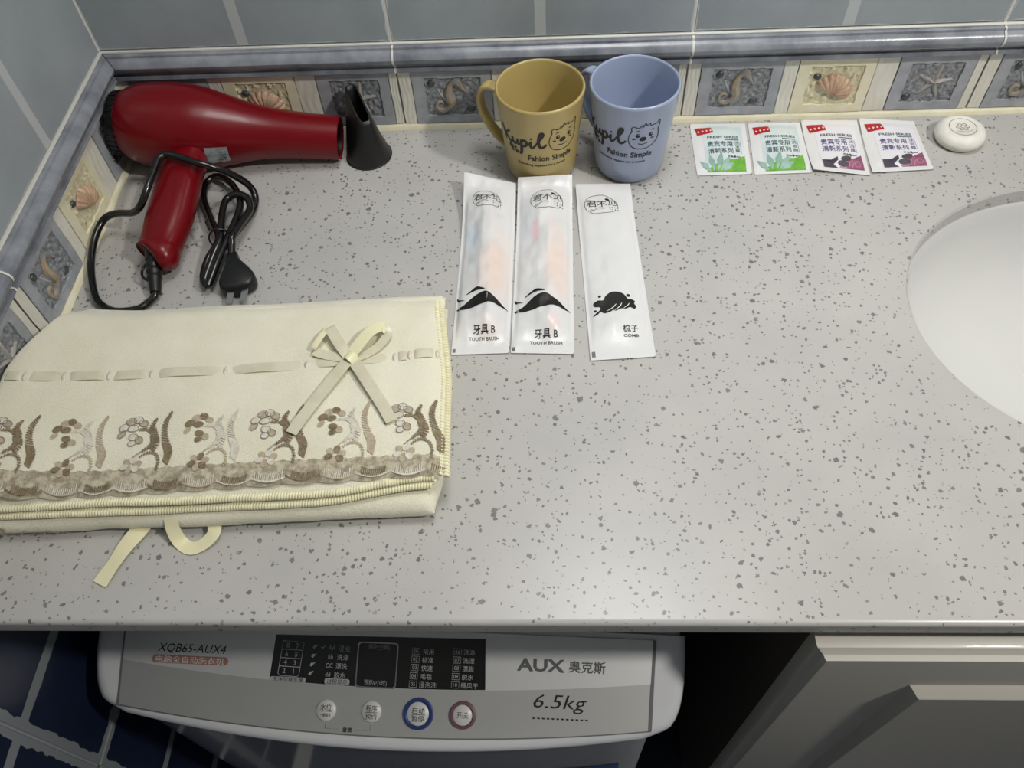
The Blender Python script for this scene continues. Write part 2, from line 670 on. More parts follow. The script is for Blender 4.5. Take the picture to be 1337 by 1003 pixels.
# ================================================================== SETTING
floor = struct(link('floor', box(-0.3, 3.0, -2.6, 0.4, -0.05, 0.0), M['floor'], smooth=False))
ceiling = struct(link('ceiling', box(-0.1, 2.6, -2.2, 0.1, 2.32, 2.37), M['ceil'], smooth=False))
wall_back = struct(link('wall_back', box(-0.08, 2.4, 0.004, 0.08, 0, 2.32), M['grout'], smooth=False))
wall_left = struct(link('wall_left', box(-0.08, -0.004, -2.1, 0.004, 0, 2.32), M['grout'], smooth=False))

# wall tiles (front face at the wall plane), one object each
T0 = 1.1035
tile_vf = bev(box(-0.1492, 0.1492, 0.0, 0.006, -0.1492, 0.1492), 0.0012, 1)
proto = None
for r in range(3):
    for c in range(8):
        if proto is None:
            t = proto = link('wall_tile', tile_vf, M['tile_up'], wall_back, smooth=False)
        else:
            t = proto.copy()
            COL.objects.link(t)
        t.location = (0.15 + 0.3 * c, 0.0, T0 + 0.15 + 0.3 * r)
for r in range(3):
    for c in range(7):
        t = proto.copy()
        COL.objects.link(t)
        t.parent = wall_left
        t.rotation_euler = (0, 0, PI / 2)
        t.location = (0.0, -0.15 - 0.3 * c, T0 + 0.15 + 0.3 * r)
low = None
for r in range(3):
    for c in range(7):
        if low is None:
            t = low = link('lower_wall_tile', tile_vf, M['tile_low'], wall_left, smooth=False)
        else:
            t = low.copy()
            COL.objects.link(t)
        t.rotation_euler = (0, 0, PI / 2)
        t.location = (0.0, -0.15 - 0.3 * c, 0.25 + 0.3 * r)
emit('joint_mortar', [rect(-2.1, 0, z - 0.0012, z + 0.0012) for z in (0.7, 0.4, 0.1)] + [rect(-0.3 * k - 0.0012, -0.3 * k + 0.0012, 0.0, 0.98) for k in range(1, 7)], lambda u, v: (-0.0012, u, v), M['grout_low'], wall_left, off=0)


emit('joint_mortar', [rect(0.3 * k - 0.0013, 0.3 * k + 0.0013, T0 - 0.002, 2.0) for k in range(0, 8)] + [rect(0, 2.35, T0 + 0.3 * k - 0.001, T0 + 0.3 * k + 0.001) for k in range(1, 4)], lambda u, v: (u, 0.0005, v), M['grout'], wall_back, off=0)
emit('joint_mortar', [rect(-0.3 * k - 0.0013, -0.3 * k + 0.0013, T0 - 0.002, 2.0) for k in range(0, 7)] + [rect(-2.1, 0, T0 + 0.3 * k - 0.001, T0 + 0.3 * k + 0.001) for k in range(1, 4)], lambda u, v: (-0.0005, u, v), M['grout'], wall_left, off=0)


# ---- border tiles with sea motifs: 0.30 wide, local x 0..0.3, z above the counter, facing -y
def panel_ring(x0, x1, z0, z1, ix0, ix1, iz0, iz1, d, jag=0.0008, n=10):
    """flat frame with a recessed field"""
    def side(ax0, ay0, ax1, ay1):
        return [(ax0 + (ax1 - ax0) * i / n, ay0 + (ay1 - ay0) * i / n) for i in range(n)]
    out = side(x0, z0, x1, z0) + side(x1, z0, x1, z1) + side(x1, z1, x0, z1) + side(x0, z1, x0, z0)
    inn = side(ix0, iz0, ix1, iz0) + side(ix1, iz0, ix1, iz1) + side(ix1, iz1, ix0, iz1) + side(ix0, iz1, ix0, iz0)
    random.seed(int(x0 * 1e4) + 5)
    inn = [(x + random.uniform(-jag, jag), z + random.uniform(-jag, jag)) for x, z in inn]
    out = [(x + random.uniform(-jag, jag) * 0.6, z + random.uniform(-jag, jag) * 0.6) for x, z in out]
    return loft([[(x, 0.004, z) for x, z in out], [(x, -0.0016, z) for x, z in out], [(x, -0.0016, z) for x, z in inn], [(x, d, z) for x, z in inn]], True, False, False)


def bed(ix0, ix1, iz0, iz1, d, seed, amp=0.0032):
    def f(s, t):
        x, z = ix0 + (ix1 - ix0) * s, iz0 + (iz1 - iz0) * t
        h = max(0, nz(x * 330 + seed, z * 330, seed)) * amp + max(0, nz(x * 160, z * 160 + seed, 3)) * amp * 0.7
        return (x, d - h, z)
    return grid(34, 26, f)


def dome(cx, cz, rx, rz, h, y0, n=14, rot=0.0):
    rings = []
    for k in range(5):
        a = k / 4 * PI / 2
        p = ell(cx, cz, rx * math.cos(a) + 1e-5, rz * math.cos(a) + 1e-5, rot, n)
        rings.append([(x, y0 - h * math.sin(a), z) for x, z in p])
    return loft(rings, True, False, True)


def scallop(cx, cz, r, rot, y0, sy=0.8, ribs=9):
    n, m = ribs * 6, 8

    def f(s, t):
        a = (s - 0.5) * math.radians(165)
        rr = r * t * (0.82 + 0.18 * math.cos(a * 0.95)) * (1 + 0.035 * abs(math.sin(s * ribs * PI)) * t)
        x, z = rr * math.sin(a), rr * math.cos(a) * sy - r * 0.42
        h = 0.0056 * math.sqrt(max(0, 1 - (t * 1.0) ** 4)) * min(1, t * 3 + 0.35) + 0.0014 * abs(math.sin(s * ribs * PI)) * min(t * 1.5, 1)
        c, q = math.cos(rot), math.sin(rot)
        return (cx + x * c - z * q, y0 - h * (1 - 0.5 * abs(2 * s - 1) ** 6), cz + x * q + z * c)
    return grid(n, m, f)


def starfish_vf(cx, cz, r, rot, y0):
    V = [(cx, y0 - 0.0042, cz)]
    n = 60
    rings = []
    for k in range(1, 6):
        t = k / 5
        ring = []
        for j in range(n):
            a = 2 * PI * j / n
            p = ((a - rot) * 5 / (2 * PI)) % 1.0
            e = abs(p - 0.5) * 2           # 1 on an arm axis
            out = r * (0.25 + 0.75 * (e ** 3.4))
            rr = out * t
            h = 0.0042 * (1 - t * 0.75) * (0.45 + 0.55 * e ** 3) if k < 5 else -0.001
            ring.append((cx + rr * math.cos(a), y0 - h, cz + rr * math.sin(a)))
        rings.append(ring)
    v2, f2 = loft(rings, True, False, False)
    F = [tuple(i + 1 for i in q) for q in f2] + [(0, 1 + j, 1 + (j + 1) % n) for j in range(n)]
    return V + v2, F


def divider(x0, x1, z0, z1):
    def f(s, t):
        x, z = x0 + (x1 - x0) * s, z0 + (z1 - z0) * t
        h = 0.00024 * math.sin(s * 17 + 2.2 * math.sin(t * 9 + x * 50)) + 0.0002 * nz(x * 300, z * 300)
        return (x, -0.0009 - h, z)
    return grid(16, 12, f)


def border_tile(parent):
    root = link('border_tile', bev(box(0.0006, 0.2994, 0.0022, 0.0045, 0.0055, 0.0715), 0.0006, 1), M['b_div'], parent, smooth=False)
    z0, z1 = 0.0065, 0.0705
    for i, (a, b_) in enumerate(((0.0145, 0.0975), (0.1135, 0.1905), (0.2140, 0.2900))):
        ia, ib, iz0, iz1 = a + 0.0125, b_ - 0.0105, z0 + 0.0095, z1 - 0.0085
        cream = i == 1
        link('motif_frame', panel_ring(a, b_, z0, z1, ia, ib, iz0, iz1, 0.0012), M['b_cream' if cream else 'b_grey'], root, angle=30)
        link('pebbled_field', bed(ia - 0.001, ib + 0.001, iz0 - 0.001, iz1 + 0.001, 0.0006, 10 * i + 2), M['b_cbed' if cream else 'b_bed'], root)
        w, h = ib - ia, iz1 - iz0

        def P(u, v):
            return ia + w * u, iz0 + h * v
        if i == 0:
            path = interp([(*P(0.74, 0.56), 0.0008), (*P(0.66, 0.70), 0.0013), (*P(0.60, 0.82), 0.0026), (*P(0.53, 0.88), 0.0026), (*P(0.45, 0.78), 0.0022), (*P(0.42, 0.62), 0.0033), (*P(0.43, 0.46), 0.0042), (*P(0.45, 0.33), 0.0034), (*P(0.40, 0.22), 0.0024), (*P(0.31, 0.13), 0.0020), (*P(0.22, 0.14), 0.0018), (*P(0.17, 0.25), 0.0015), (*P(0.22, 0.36), 0.0013), (*P(0.29, 0.33), 0.0010), (*P(0.27, 0.26), 0.0007)], 5)
            link('seahorse', tube([(p[0], -0.0004, p[1]) for p in path], [p[2] * 1.35 for p in path], 8), M['horse'], root)
            fin = interp([(*P(0.22, 0.72), 0.0006), (*P(0.26, 0.58), 0.0016), (*P(0.33, 0.42), 0.0016), (*P(0.40, 0.33), 0.0008)], 4)
            link('seahorse_fin', tube([(p[0], 0.0002, p[1]) for p in fin], [p[2] for p in fin], 7), M['b_grey'], root)
            link('pebble', dome(*P(0.12, 0.84), 0.0044, 0.0044, 0.0035, 0.001), M['pebble'], root)
            link('pebble', dome(*P(0.78, 0.13), 0.0056, 0.0038, 0.003, 0.001), M['pebble'], root)
        elif i == 1:
            link('scallop_shell', scallop(*P(0.56, 0.48), 0.0235, math.radians(-28), 0.0, 0.95), M['shell'], root, angle=60)
            link('pebble', dome(*P(0.16, 0.72), 0.0048, 0.0036, 0.0035, 0.001, rot=-0.4), M['pebble'], root)
        else:
            link('starfish', starfish_vf(*P(0.54, 0.50), 0.0270, math.radians(80), 0.0004), M['star'], root, angle=60)
            link('pebble', dome(*P(0.12, 0.12), 0.0052, 0.0040, 0.003, 0.001), M['pebble'], root)
    for a, b_ in ((0.001, 0.0135), (0.0985, 0.1125), (0.1915, 0.2130), (0.2910, 0.299)):
        link('wavy_divider', divider(a, b_, z0, z1), M['b_div'], root)
    return root


bt = border_tile(wall_back)
bt.location = (0, 0, CT)
for k in range(1, 5):
    copy_tree(bt, wall_back, (0.3 * k, 0, CT))
for k in range(3):
    copy_tree(bt, wall_left, (0, -0.3 * (k + 1), CT), PI / 2)

# ---- glazed moulding above the border, in 30 cm lengths
PROF = [(0.003, 0.0725), (-0.0065, 0.0728), (-0.0088, 0.0748), (-0.0080, 0.0775), (-0.0052, 0.0790), (-0.0052, 0.0805), (-0.0085, 0.0825), (-0.0125, 0.0868), (-0.0135, 0.0910), (-0.0118, 0.0950), (-0.0085, 0.0975), (-0.0062, 0.0985), (-0.0058, 0.1008), (-0.0020, 0.1016), (0.003, 0.1016)]


def moulding(n0, n1, m0, m1):
    """length n0..n1 along x; m0/m1 = 1 mitres that end for an inside corner"""
    rings = []
    for k in range(7):
        t = k / 6
        ring = []
        for d, z in PROF:
            a, b_ = n0 + (-d if m0 else 0), n1 + (d if m1 else 0)
            ring.append((a + (b_ - a) * t, d, CT + z))
        rings.append(ring)
    return loft(rings)


def trim(name, rotz, spans):
    root = bpy.data.objects.new(name, None)
    COL.objects.link(root)
    root['kind'] = 'structure'
    root.rotation_euler = (0, 0, rotz)
    for a, b_, m0, m1 in spans:
        link('moulding_tile', moulding(a, b_, m0, m1), M['trimm'], root, angle=35)
    x0, x1 = spans[0][0], spans[-1][1]
    link('grout_line', bev(box(x0, x1, -0.0022, 0.003, CT + 0.1014, CT + 0.1034), 0.0006, 1), M['grout'], root)
    for a, b_, m0, m1 in spans:
        if not m0:
            link('joint', [(a - 0.0011, d - 0.0002, CT + z) for d, z in PROF] + [(a + 0.0011, d - 0.0002, CT + z) for d, z in PROF] and ([(a - 0.0011, d - 0.0002, CT + z) for d, z in PROF] + [(a + 0.0011, d - 0.0002, CT + z) for d, z in PROF], [(i, i + 1, len(PROF) + i + 1, len(PROF) + i) for i in range(len(PROF) - 1)]), M['grout'], root)
    return root


trim('trim_1', 0, [(0.0005 if k == 0 else 0.3 * k + 0.0008, 0.3 * (k + 1) - 0.0008, k == 0, False) for k in range(8)])
trim('trim_2', PI / 2, [(-0.3 * (k + 1) + 0.0008, -0.0005 if k == 0 else -0.3 * k - 0.0008, False, k == 0) for k in range(6, -1, -1)])


def bead_vf(x0, x1, seed):
    rings = []
    n = int((x1 - x0) / 0.01)
    for k in range(n + 1):
        x = x0 + (x1 - x0) * k / n
        w = 0.0048 + 0.0010 * nz(x * 45, seed)
        rings.append([(x, 0.003, CT - 0.0005), (x, -w, CT - 0.0005), (x, -w * 0.75, CT + 0.0028), (x, -w * 0.35, CT + 0.0052), (x, 0.003, CT + 0.0062 + 0.0006 * nz(x * 60, seed + 4))])
    return loft(rings)


struct(link('trim_3', bead_vf(0.0, 2.35, 1.0), M['bead']))
t4 = struct(link('trim_4', bead_vf(-0.558, 0.0, 7.0), M['bead'], rotz=PI / 2))

# ================================================================== COUNTERTOP WITH BASIN HOLE
SX, SY, SA, SB = 0.960, -0.2765, 0.1825, 0.1583
CX1, CY0 = 1.80, -0.558
CB = CT - 0.0165


def counter():
    n = 96
    hole = [(SX + SA * math.cos(2 * PI * i / n), SY + SB * math.sin(2 * PI * i / n)) for i in range(n)]
    # rectangle sampled at the same angles
    def rim(i, ins=0.0):
        a = 2 * PI * i / n
        dx, dy = math.cos(a) * SA, math.sin(a) * SB
        x0, x1, y0, y1 = SX - 0.30, SX + 0.30, CY0 + ins, 0.0
        tx = ((x1 - SX) / dx) if dx > 1e-9 else ((x0 - SX) / dx if dx < -1e-9 else 1e9)
        ty = ((y1 - SY) / dy) if dy > 1e-9 else ((y0 - SY) / dy if dy < -1e-9 else 1e9)
        t = min(tx, ty)
        return SX + dx * t, SY + dy * t
    R_ = 0.004
    V, F = [], []

    def ring(pts, z):
        k = len(V)
        V.extend([(x, y, z) for x, y in pts])
        return k
    r0 = ring([rim(i, R_) for i in range(n)], CT)
    r1 = ring([(SX + (SA + 0.002) * math.cos(2 * PI * i / n), SY + (SB + 0.002) * math.sin(2 * PI * i / n)) for i in range(n)], CT)
    r2 = ring(hole, CT - 0.002)
    r3 = ring(hole, CB)
    for a, b_ in ((r0, r1), (r1, r2), (r2, r3)):
        for i in range(n):
            j = (i + 1) % n
            F.append((a + i, a + j, b_ + j, b_ + i))
    # add the four rectangle corners left out by the angular sampling
    for cx, cy in ((SX - 0.30, CY0 + R_), (SX + 0.30, CY0 + R_), (SX - 0.30, 0.0), (SX + 0.30, 0.0)):
        best = None
        for i in range(n):
            p, q = V[r0 + i], V[r0 + (i + 1) % n]
            if (abs(p[0] - cx) < 1e-6 and abs(q[1] - cy) < 1e-6) or (abs(q[0] - cx) < 1e-6 and abs(p[1] - cy) < 1e-6):
                best = i
        if best is not None:
            V.append((cx, cy, CT))
            F.append((r0 + best, r0 + (best + 1) % n, len(V) - 1))
    top_l = [(0, CY0 + R_, CT), (SX - 0.30, CY0 + R_, CT), (SX - 0.30, 0.0, CT), (0, 0.0, CT)]
    top_r = [(SX + 0.30, CY0 + R_, CT), (CX1, CY0 + R_, CT), (CX1, 0, CT), (SX + 0.30, 0, CT)]
    for q in (top_l, top_r):
        k = len(V)
        V.extend(q)
        F.append((k, k + 1, k + 2, k + 3))
    # rounded nosing, front face and underside strip
    prof = [(CY0 + R_ - R_ * math.sin(a * PI / 12), CT - R_ + R_ * math.cos(a * PI / 12)) for a in range(0, 7)] + [(CY0, CB + 0.001), (CY0 + 0.001, CB), (CY0 + 0.05, CB)]
    k = len(V)
    for x in (0, CX1):
        V.extend([(x, y, z) for y, z in prof])
    m = len(prof)
    for i in range(m - 1):
        F.append((k + i, k + i + 1, k + m + i + 1, k + m + i))
    # underside around the hole
    for x0, x1, y0, y1 in ((0, SX - 0.22, CY0 + 0.05, 0), (SX + 0.22, CX1, CY0 + 0.05, 0), (SX - 0.22, SX + 0.22, CY0 + 0.05, SY - SB), (SX - 0.22, SX + 0.22, SY + SB, 0)):
        k = len(V)
        V.extend([(x0, y0, CB), (x1, y0, CB), (x1, y1, CB), (x0, y1, CB)])
        F.append((k, k + 1, k + 2, k + 3))
    k = len(V)
    V.extend([(CX1, CY0 + R_, CT), (CX1, CY0, CT - R_), (CX1, CY0, CB), (CX1, 0, CB), (CX1, 0, CT)])
    F.append(tuple(range(k, k + 5)))
    return V, F


ctop = tag(link('countertop', counter(), M['quartz'], angle=30), 'pale grey speckled stone countertop with a rounded front edge', 'countertop')

basin = thing('wash_basin', 'white oval ceramic wash basin set under the stone counter', 'sink', (SX, SY, CT - 0.150))
bp_ = []
for k in range(13):
    a = k / 12 * PI / 2
    bp_.append((math.cos(a) ** 0.72 if k < 12 else 0.0, math.sin(a)))
rings = []
n = 72
for sc_, dz in [(1.10, 0.0), (1.005, 0.0), (0.995, -0.002)] + [(max(0.11, 0.99 * p[0]), -0.004 - 0.125 * p[1]) for p in bp_[:12]]:
    q_ = (-dz / 0.13) ** 1.5
    rings.append([(SA * sc_ * math.cos(2 * PI * i / n) + 0.035 * q_, SB * sc_ * math.sin(2 * PI * i / n) + 0.02 * q_, 0.1335 + dz - 0.0004) for i in range(n)])
for sc_, z in ((0.30, 0.0), (0.60, 0.004), (0.90, 0.03), (1.06, 0.09), (1.10, 0.125)):
    rings.append([(SA * sc_ * math.cos(2 * PI * i / n), SB * sc_ * math.sin(2 * PI * i / n), z) for i in range(n)])
rings.append(rings[0])
link('bowl', loft(rings, True, False, False), M['ceramic'], basin, angle=70)
link('drain', xf(lathe([(0.0, 0.0085), (0.012, 0.0085), (0.016, 0.010), (0.021, 0.0095), (0.023, 0.006)], 32), lambda x, y, z: (x + 0.034, y + 0.019, z + 0.0005)), M['chrome'], basin)

# ================================================================== VANITY CABINET
cabx0, cabx1 = 0.648, 1.58
cab = thing('vanity_cabinet', 'ivory lacquered vanity cabinet under the basin with a raised panel door', 'cabinet', (1.1, -0.28, 0.0))


def C(vf):
    return xf(vf, lambda x, y, z: (x - 1.1, y + 0.28, z))


link('side_panel', C(box(0.668, 0.686, -0.548, -0.01, 0.06, CB - 0.001)), M['cab_in'], cab, smooth=False)
link('side_panel', C(box(1.56, 1.578, -0.548, -0.01, 0.06, CB - 0.001)), M['cab_in'], cab, smooth=False)
link('bottom_panel', C(box(0.686, 1.56, -0.54, -0.01, 0.10, 0.118)), M['cab_in'], cab, smooth=False)
link('back_panel', C(box(0.686, 1.56, -0.016, -0.010, 0.118, 0.80)), M['cab_in'], cab, smooth=False)
link('plinth', C(box(0.686, 1.56, -0.50, -0.485, 0.0, 0.10)), M['cab'], cab, smooth=False)


def rects_loft(x0, x1, z0, z1, steps):
    rings = []
    for ins, y in steps:
        a, b_, c, d = x0 + ins, x1 - ins, z0 + ins, z1 - ins
        rings.append([(a, y, c), (b_, y, c), (b_, y, d), (a, y, d)])
    return loft(rings)


for x0, x1 in ((0.648, 1.112), (1.116, 1.58)):
    d = link('door', C(rects_loft(x0, x1, 0.10, 0.9655, [(0.0, -0.549), (0.0, -0.5605), (0.0008, -0.5625), (0.0026, -0.5640), (0.0050, -0.5662), (0.0066, -0.5702), (0.0075, -0.5706)])), M['cab'], cab, angle=25)
    link('raised_panel', C(rects_loft(x0 + 0.085, x1 - 0.085, 0.175, 0.9005, [(0.0, -0.5700), (0.0015, -0.5708), (0.007, -0.5788), (0.0085, -0.5800)])), M['cab'], d, angle=25)
    kx = x1 - 0.03 if x0 < 1 else x0 + 0.03
    link('knob', xf(lathe([(0.006, 0), (0.005, 0.008), (0.012, 0.014), (0.013, 0.02), (0.008, 0.025), (0.0, 0.026)], 20), lambda x, y, z, kx=kx: (kx + x - 1.1, -0.5706 - z + 0.28, 0.74 + y)), M['chrome'], d)

# ================================================================== WASHING MACHINE
WX, WY, WZ = 0.296, -0.560, 0.800
TH = math.radians(20)
washer = thing('washing_machine', 'pale grey top loading washing machine tucked under the counter left of the cabinet', 'washing machine', (WX, WY, 0.0), math.radians(-2.35))
HW = 0.2785


def pl(x, d, h=0.0):
    """point on the sloped control panel; d runs up the slope, h is its normal"""
    return (x, d * math.cos(TH) - h * math.sin(TH), WZ + d * math.sin(TH) + h * math.cos(TH))


def front_outline(hw, mid, k, rc, back, n=28):
    """outline in panel coordinates: bowed front with rounded corners, straight back"""
    fr = []
    for i in range(n + 1):
        x = -hw + rc * 0.55 + (2 * hw - rc * 1.1) * i / n
        e = abs(x) / hw
        lift = 0.0
        if abs(x) > hw - rc:
            q = (abs(x) - (hw - rc)) / rc
            lift = rc * 1.15 * (1 - math.sqrt(max(0, 1 - q * q)))
        fr.append((x, mid + k * x * x + lift))
    xl, dl = fr[0]
    left = []
    for j in range(1, 9):
        t = j / 8
        x = -hw + (xl + hw) * (1 - t) ** 2.6
        left.append((x, dl + (back - dl) * (t ** 1.5)))
    out = fr[:]
    right = [(-x, d) for x, d in left]
    return left[::-1] + fr + right


ol = front_outline(HW, -0.0435, 0.364, 0.036, 0.068)


def off(pts, a):
    """shrink an outline towards its centre line by a metres (roughly)"""
    o = []
    for x, d in pts:
        sx = (HW - a) / HW
        o.append((x * sx, d + a * (1 if d < 0.06 else 0)))
    return o


rings = [[pl(x, d, -0.034) for x, d in off(ol, 0.016)], [pl(x, d, -0.030) for x, d in off(ol, 0.008)], [pl(x, d, -0.018) for x, d in off(ol, 0.001)], [pl(x, d, -0.009) for x, d in ol], [pl(x, d, -0.0035) for x, d in off(ol, 0.0015)], [pl(x, d, -0.0008) for x, d in off(ol, 0.005)], [pl(x, d, 0.0) for x, d in off(ol, 0.009)]]
link('top_cover', loft(rings), M['w_frame'], washer, angle=45)
# body below the cover
bo = front_outline(HW - 0.009, -0.0325, 0.35, 0.040, 0.50)
link('body', loft([[(x, d, 0.012) for x, d in bo], [(x, d, 0.02) for x, d in bo], [(x, d, WZ - 0.026) for x, d in bo]]), M['w_body'], washer, angle=45)
for sx in (-1, 1):
    for y in (0.03, 0.44):
        link('foot', xf(lathe([(0.022, 0.0), (0.024, 0.006), (0.02, 0.0125)], 20, True, True), lambda x, y_, z, sx=sx, y=y: (x + sx * 0.2, y_ + y, z)), M['black'], washer)
# rear deck and the dark lid
link('rear_deck', bev(box(-HW + 0.004, HW - 0.004, 0.064, 0.500, 0.770, 0.822), 0.008, 3), M['w_frame'], washer, angle=45)
lidp = [(-0.20, 0.075), (0.20, 0.075), (0.205, 0.40), (-0.205, 0.40)]
link('lid', bev(([(x, y, z) for z in (0.820, 0.828) for x, y in lidp], [(3, 2, 1, 0), (4, 5, 6, 7), (0, 1, 5, 4), (1, 2, 6, 5), (2, 3, 7, 6), (3, 0, 4, 7)]), 0.003, 2), M['w_glass'], washer)
# silver face in two tones (split along the lower edge of the display)
IX = 0.246


def in_bot(x):
    return -0.0305 + 0.265 * x * x


def split(x):
    return 0.0108 + 0.24 * x * x


def face(lo, hi, h, x0=-IX, x1=IX, taper=0.03, n=40):
    r0, r1 = [], []
    for i in range(n + 1):
        x = x0 + (x1 - x0) * i / n
        for rr, fn in ((r0, lo), (r1, hi)):
            d = fn(x)
            rr.append((x * (1 + taper * 0.5 * (d / 0.06)), d))
    poly = r0 + r1[::-1]
    V = [pl(x, d, h) for x, d in poly] + [pl(x, d, -0.0015) for x, d in poly]
    m = n + 1
    F = []
    for i in range(n):
        F.append((i, i + 1, 2 * m - 2 - i, 2 * m - 1 - i))
    k = 2 * m
    for i in range(2 * m):
        j = (i + 1) % k
        F.append((i, j, k + j, k + i))
    return V, F


link('lower_face', face(in_bot, lambda x: split(x) + 0.0006, 0.0009), M['w_grey'], washer, angle=30)
link('upper_face', face(split, lambda x: 0.063, 0.0013), M['w_silver'], washer, angle=30)
gap = [stroke([(-IX * (1 + 0.015 * (in_bot(IX) / 0.06)), in_bot(IX)), (-IX * 1.0155, 0.063)], 0.0016, smooth=False), stroke([(IX * (1 + 0.015 * (in_bot(IX) / 0.06)), in_bot(IX)), (IX * 1.0155, 0.063)], 0.003, smooth=False), stroke([(-IX + 2 * IX * i / 30, in_bot(-IX + 2 * IX * i / 30)) for i in range(31)], 0.0011, smooth=False)]


def SP(h):
    return lambda u, v: pl(u, v, h)


emit('face_seam', gap, SP(0.0014), M['inkgrey'], washer, off=0)
disp = link('display', face(lambda x: split(x) + 0.0004 + 0.10 * (x * x) * 0, lambda x: 0.0558 + 0.02 * x, 0.0017, -0.1045, 0.0975, -0.05), M['w_black'], washer, angle=30)
D = 0.0019
w_items = []
# water level boxes
bx, by = -0.0865, 0.0
w_items += [stroke([(-0.0945, 0.0485), (-0.0965, 0.0195), (-0.0945, 0.0178), (-0.0785, 0.0172), (-0.0765, 0.0190), (-0.0745, 0.0480), (-0.0945, 0.0485)], 0.0005, smooth=False)]
for k, d in enumerate((0.0410, 0.0335, 0.0260)):
    w_items.append(stroke([(-0.0951 - 0.0004 * k, d), (-0.0750 - 0.0004 * k, d - 0.0004)], 0.0005, smooth=False))
for k, (a, b_) in enumerate((('8', '7'), ('6', '5'), ('4', '3'), ('2', '1'))):
    w_items += [txt(a, 0.0062, -0.0895 - 0.0005 * k, 0.0446 - 0.0075 * k), txt(b_, 0.0062, -0.0805 - 0.0005 * k, 0.0443 - 0.0075 * k)]
for k, (a, b_) in enumerate((('AA', '浸泡'), ('bb', '洗涤'), ('CC', '漂洗'), ('dd', '脱水'))):
    d = 0.0440 - 0.0078 * k
    w_items += [txt(a, 0.0058, -0.0475 - 0.0007 * k, d, sx=0.85), txt(b_, 0.0056, -0.0360 - 0.0007 * k, d - 0.0002)]
    w_items += [disc(-0.0640 - 0.0006 * k, d + 0.0005, 0.0016, 0.0013, 0.5, 10), stroke([(-0.0660 - 0.0006 * k, d - 0.0002), (-0.0645 - 0.0006 * k, d - 0.0014), (-0.0615 - 0.0006 * k, d + 0.0022)], 0.0008, smooth=False)]
w_items.append(stroke([(-0.0580, 0.0444), (-0.0565, 0.0432), (-0.0540, 0.0460)], 0.0009, smooth=False))
for k, (a, b_) in enumerate((('01', '常用'), ('02', '标准'), ('03', '快速'), ('04', '毛毯'), ('05', '浸泡洗'))):
    d = 0.0445 - 0.0072 * k
    w_items += [txt(a, 0.0046, 0.0315 - 0.0003 * k, d), stroke([(0.0315 + 0.0034 * sx_ - 0.0003 * k, d + 0.0027 * sy_) for sx_, sy_ in ((-1, -1), (1, -1), (1, 1), (-1, 1))], 0.0004, closed=True, smooth=False), txt(b_, 0.0054, (0.0430 if len(b_) < 3 else 0.0452) - 0.0003 * k, d - 0.0002)]
for k, (a, b_) in enumerate((('06', '洗涤'), ('07', '洗漂'), ('08', '漂脱'), ('09', '脱水'), ('10', '桶风干'))):
    d = 0.0455 - 0.0072 * k
    w_items += [txt(a, 0.0046, 0.0700 - 0.0002 * k, d), stroke([(0.0700 + 0.0034 * sx_ - 0.0002 * k, d + 0.0027 * sy_) for sx_, sy_ in ((-1, -1), (1, -1), (1, 1), (-1, 1))], 0.0004, closed=True, smooth=False), txt(b_, 0.0054, (0.0808 if len(b_) < 3 else 0.0830) - 0.0002 * k, d - 0.0002)]
w_items += [txt('剩余(分钟)', 0.0050, -0.0035, 0.0462, width=0.020), txt('预约(小时)', 0.0050, -0.0045, 0.0150, width=0.021)]
emit('display_print', w_items, SP(D), M['w_print'], disp, off=0)['kind'] = 'stuff'
link('window_frame', xf(loft([[(x, y, h) for x, y in rrect(-0.0235 + i_, 0.0150 - i_, 0.0105 + i_, 0.0510 - i_, 0.003)] for i_, h in ((0.0, 0.0016), (0.0002, 0.0024), (0.0013, 0.0024), (0.0015, 0.0016))], True, False, False), lambda x, y, z: pl(x, y, z)), M['w_badge'], disp)
for pr, t_, sz, cx_, cy_, w_ in ((rrect(-0.1035, -0.0695, 0.0122, 0.0167, 0.002), '洗净剂量水量', 0.0042, -0.0865, 0.0145, 0.029), (rrect(-0.0520, -0.0285, 0.0120, 0.0172, 0.002), '过程显示', 0.0046, -0.0402, 0.0146, 0.019)):
    emit('pill_print', [fill(pr)], SP(D), M['w_print'], disp, off=0)
    emit('pill_lettering', [txt(t_, sz, cx_, cy_, width=w_)], SP(D + 0.0002), M['w_black'], disp, off=0)
# lettering on the silver
U = SP(0.00145)
emit('model_lettering', [txt('XQB65-AUX4', 0.0108, -0.1815, 0.0372, width=0.066, shear=0.22)], U, M['ink'], washer, off=0)
emit('copper_pill', [fill(rrect(-0.2185, -0.1450, 0.0238, 0.0312, 0.0036))], U, M['w_pill'], washer, off=0)
emit('pill_lettering', [txt('电脑全自动洗衣机', 0.0066, -0.1818, 0.0275, width=0.066)], SP(0.0017), M['w_frame'], washer, off=0)
badge = []
for it in (txt('AUX', 0.0150, 0.1470, 0.0372, width=0.043, bold=0.02), txt('奥克斯', 0.0108, 0.1890, 0.0372, width=0.033)):
    badge.append(it)
emit('brand_badge', badge, SP(0.0019), M['w_badge'], washer, off=0)
emit('badge_shadow_line', [([(x - 0.0004, y - 0.0005) for x, y in v], f) for v, f in badge], SP(0.0016), M['inkgrey'], washer, off=0)
LF = SP(0.0011)
dots = [rect(0.1405 + 0.0043 * i, 0.1429 + 0.0043 * i, -0.0090 + 0.00003 * i, -0.0077 + 0.00003 * i) for i in range(12)]
emit('capacity_lettering', [txt('6.5kg', 0.0168, 0.1650, 0.0045, width=0.048, shear=0.25, bold=0.0)] + dots, LF, M['ink'], washer, off=0)
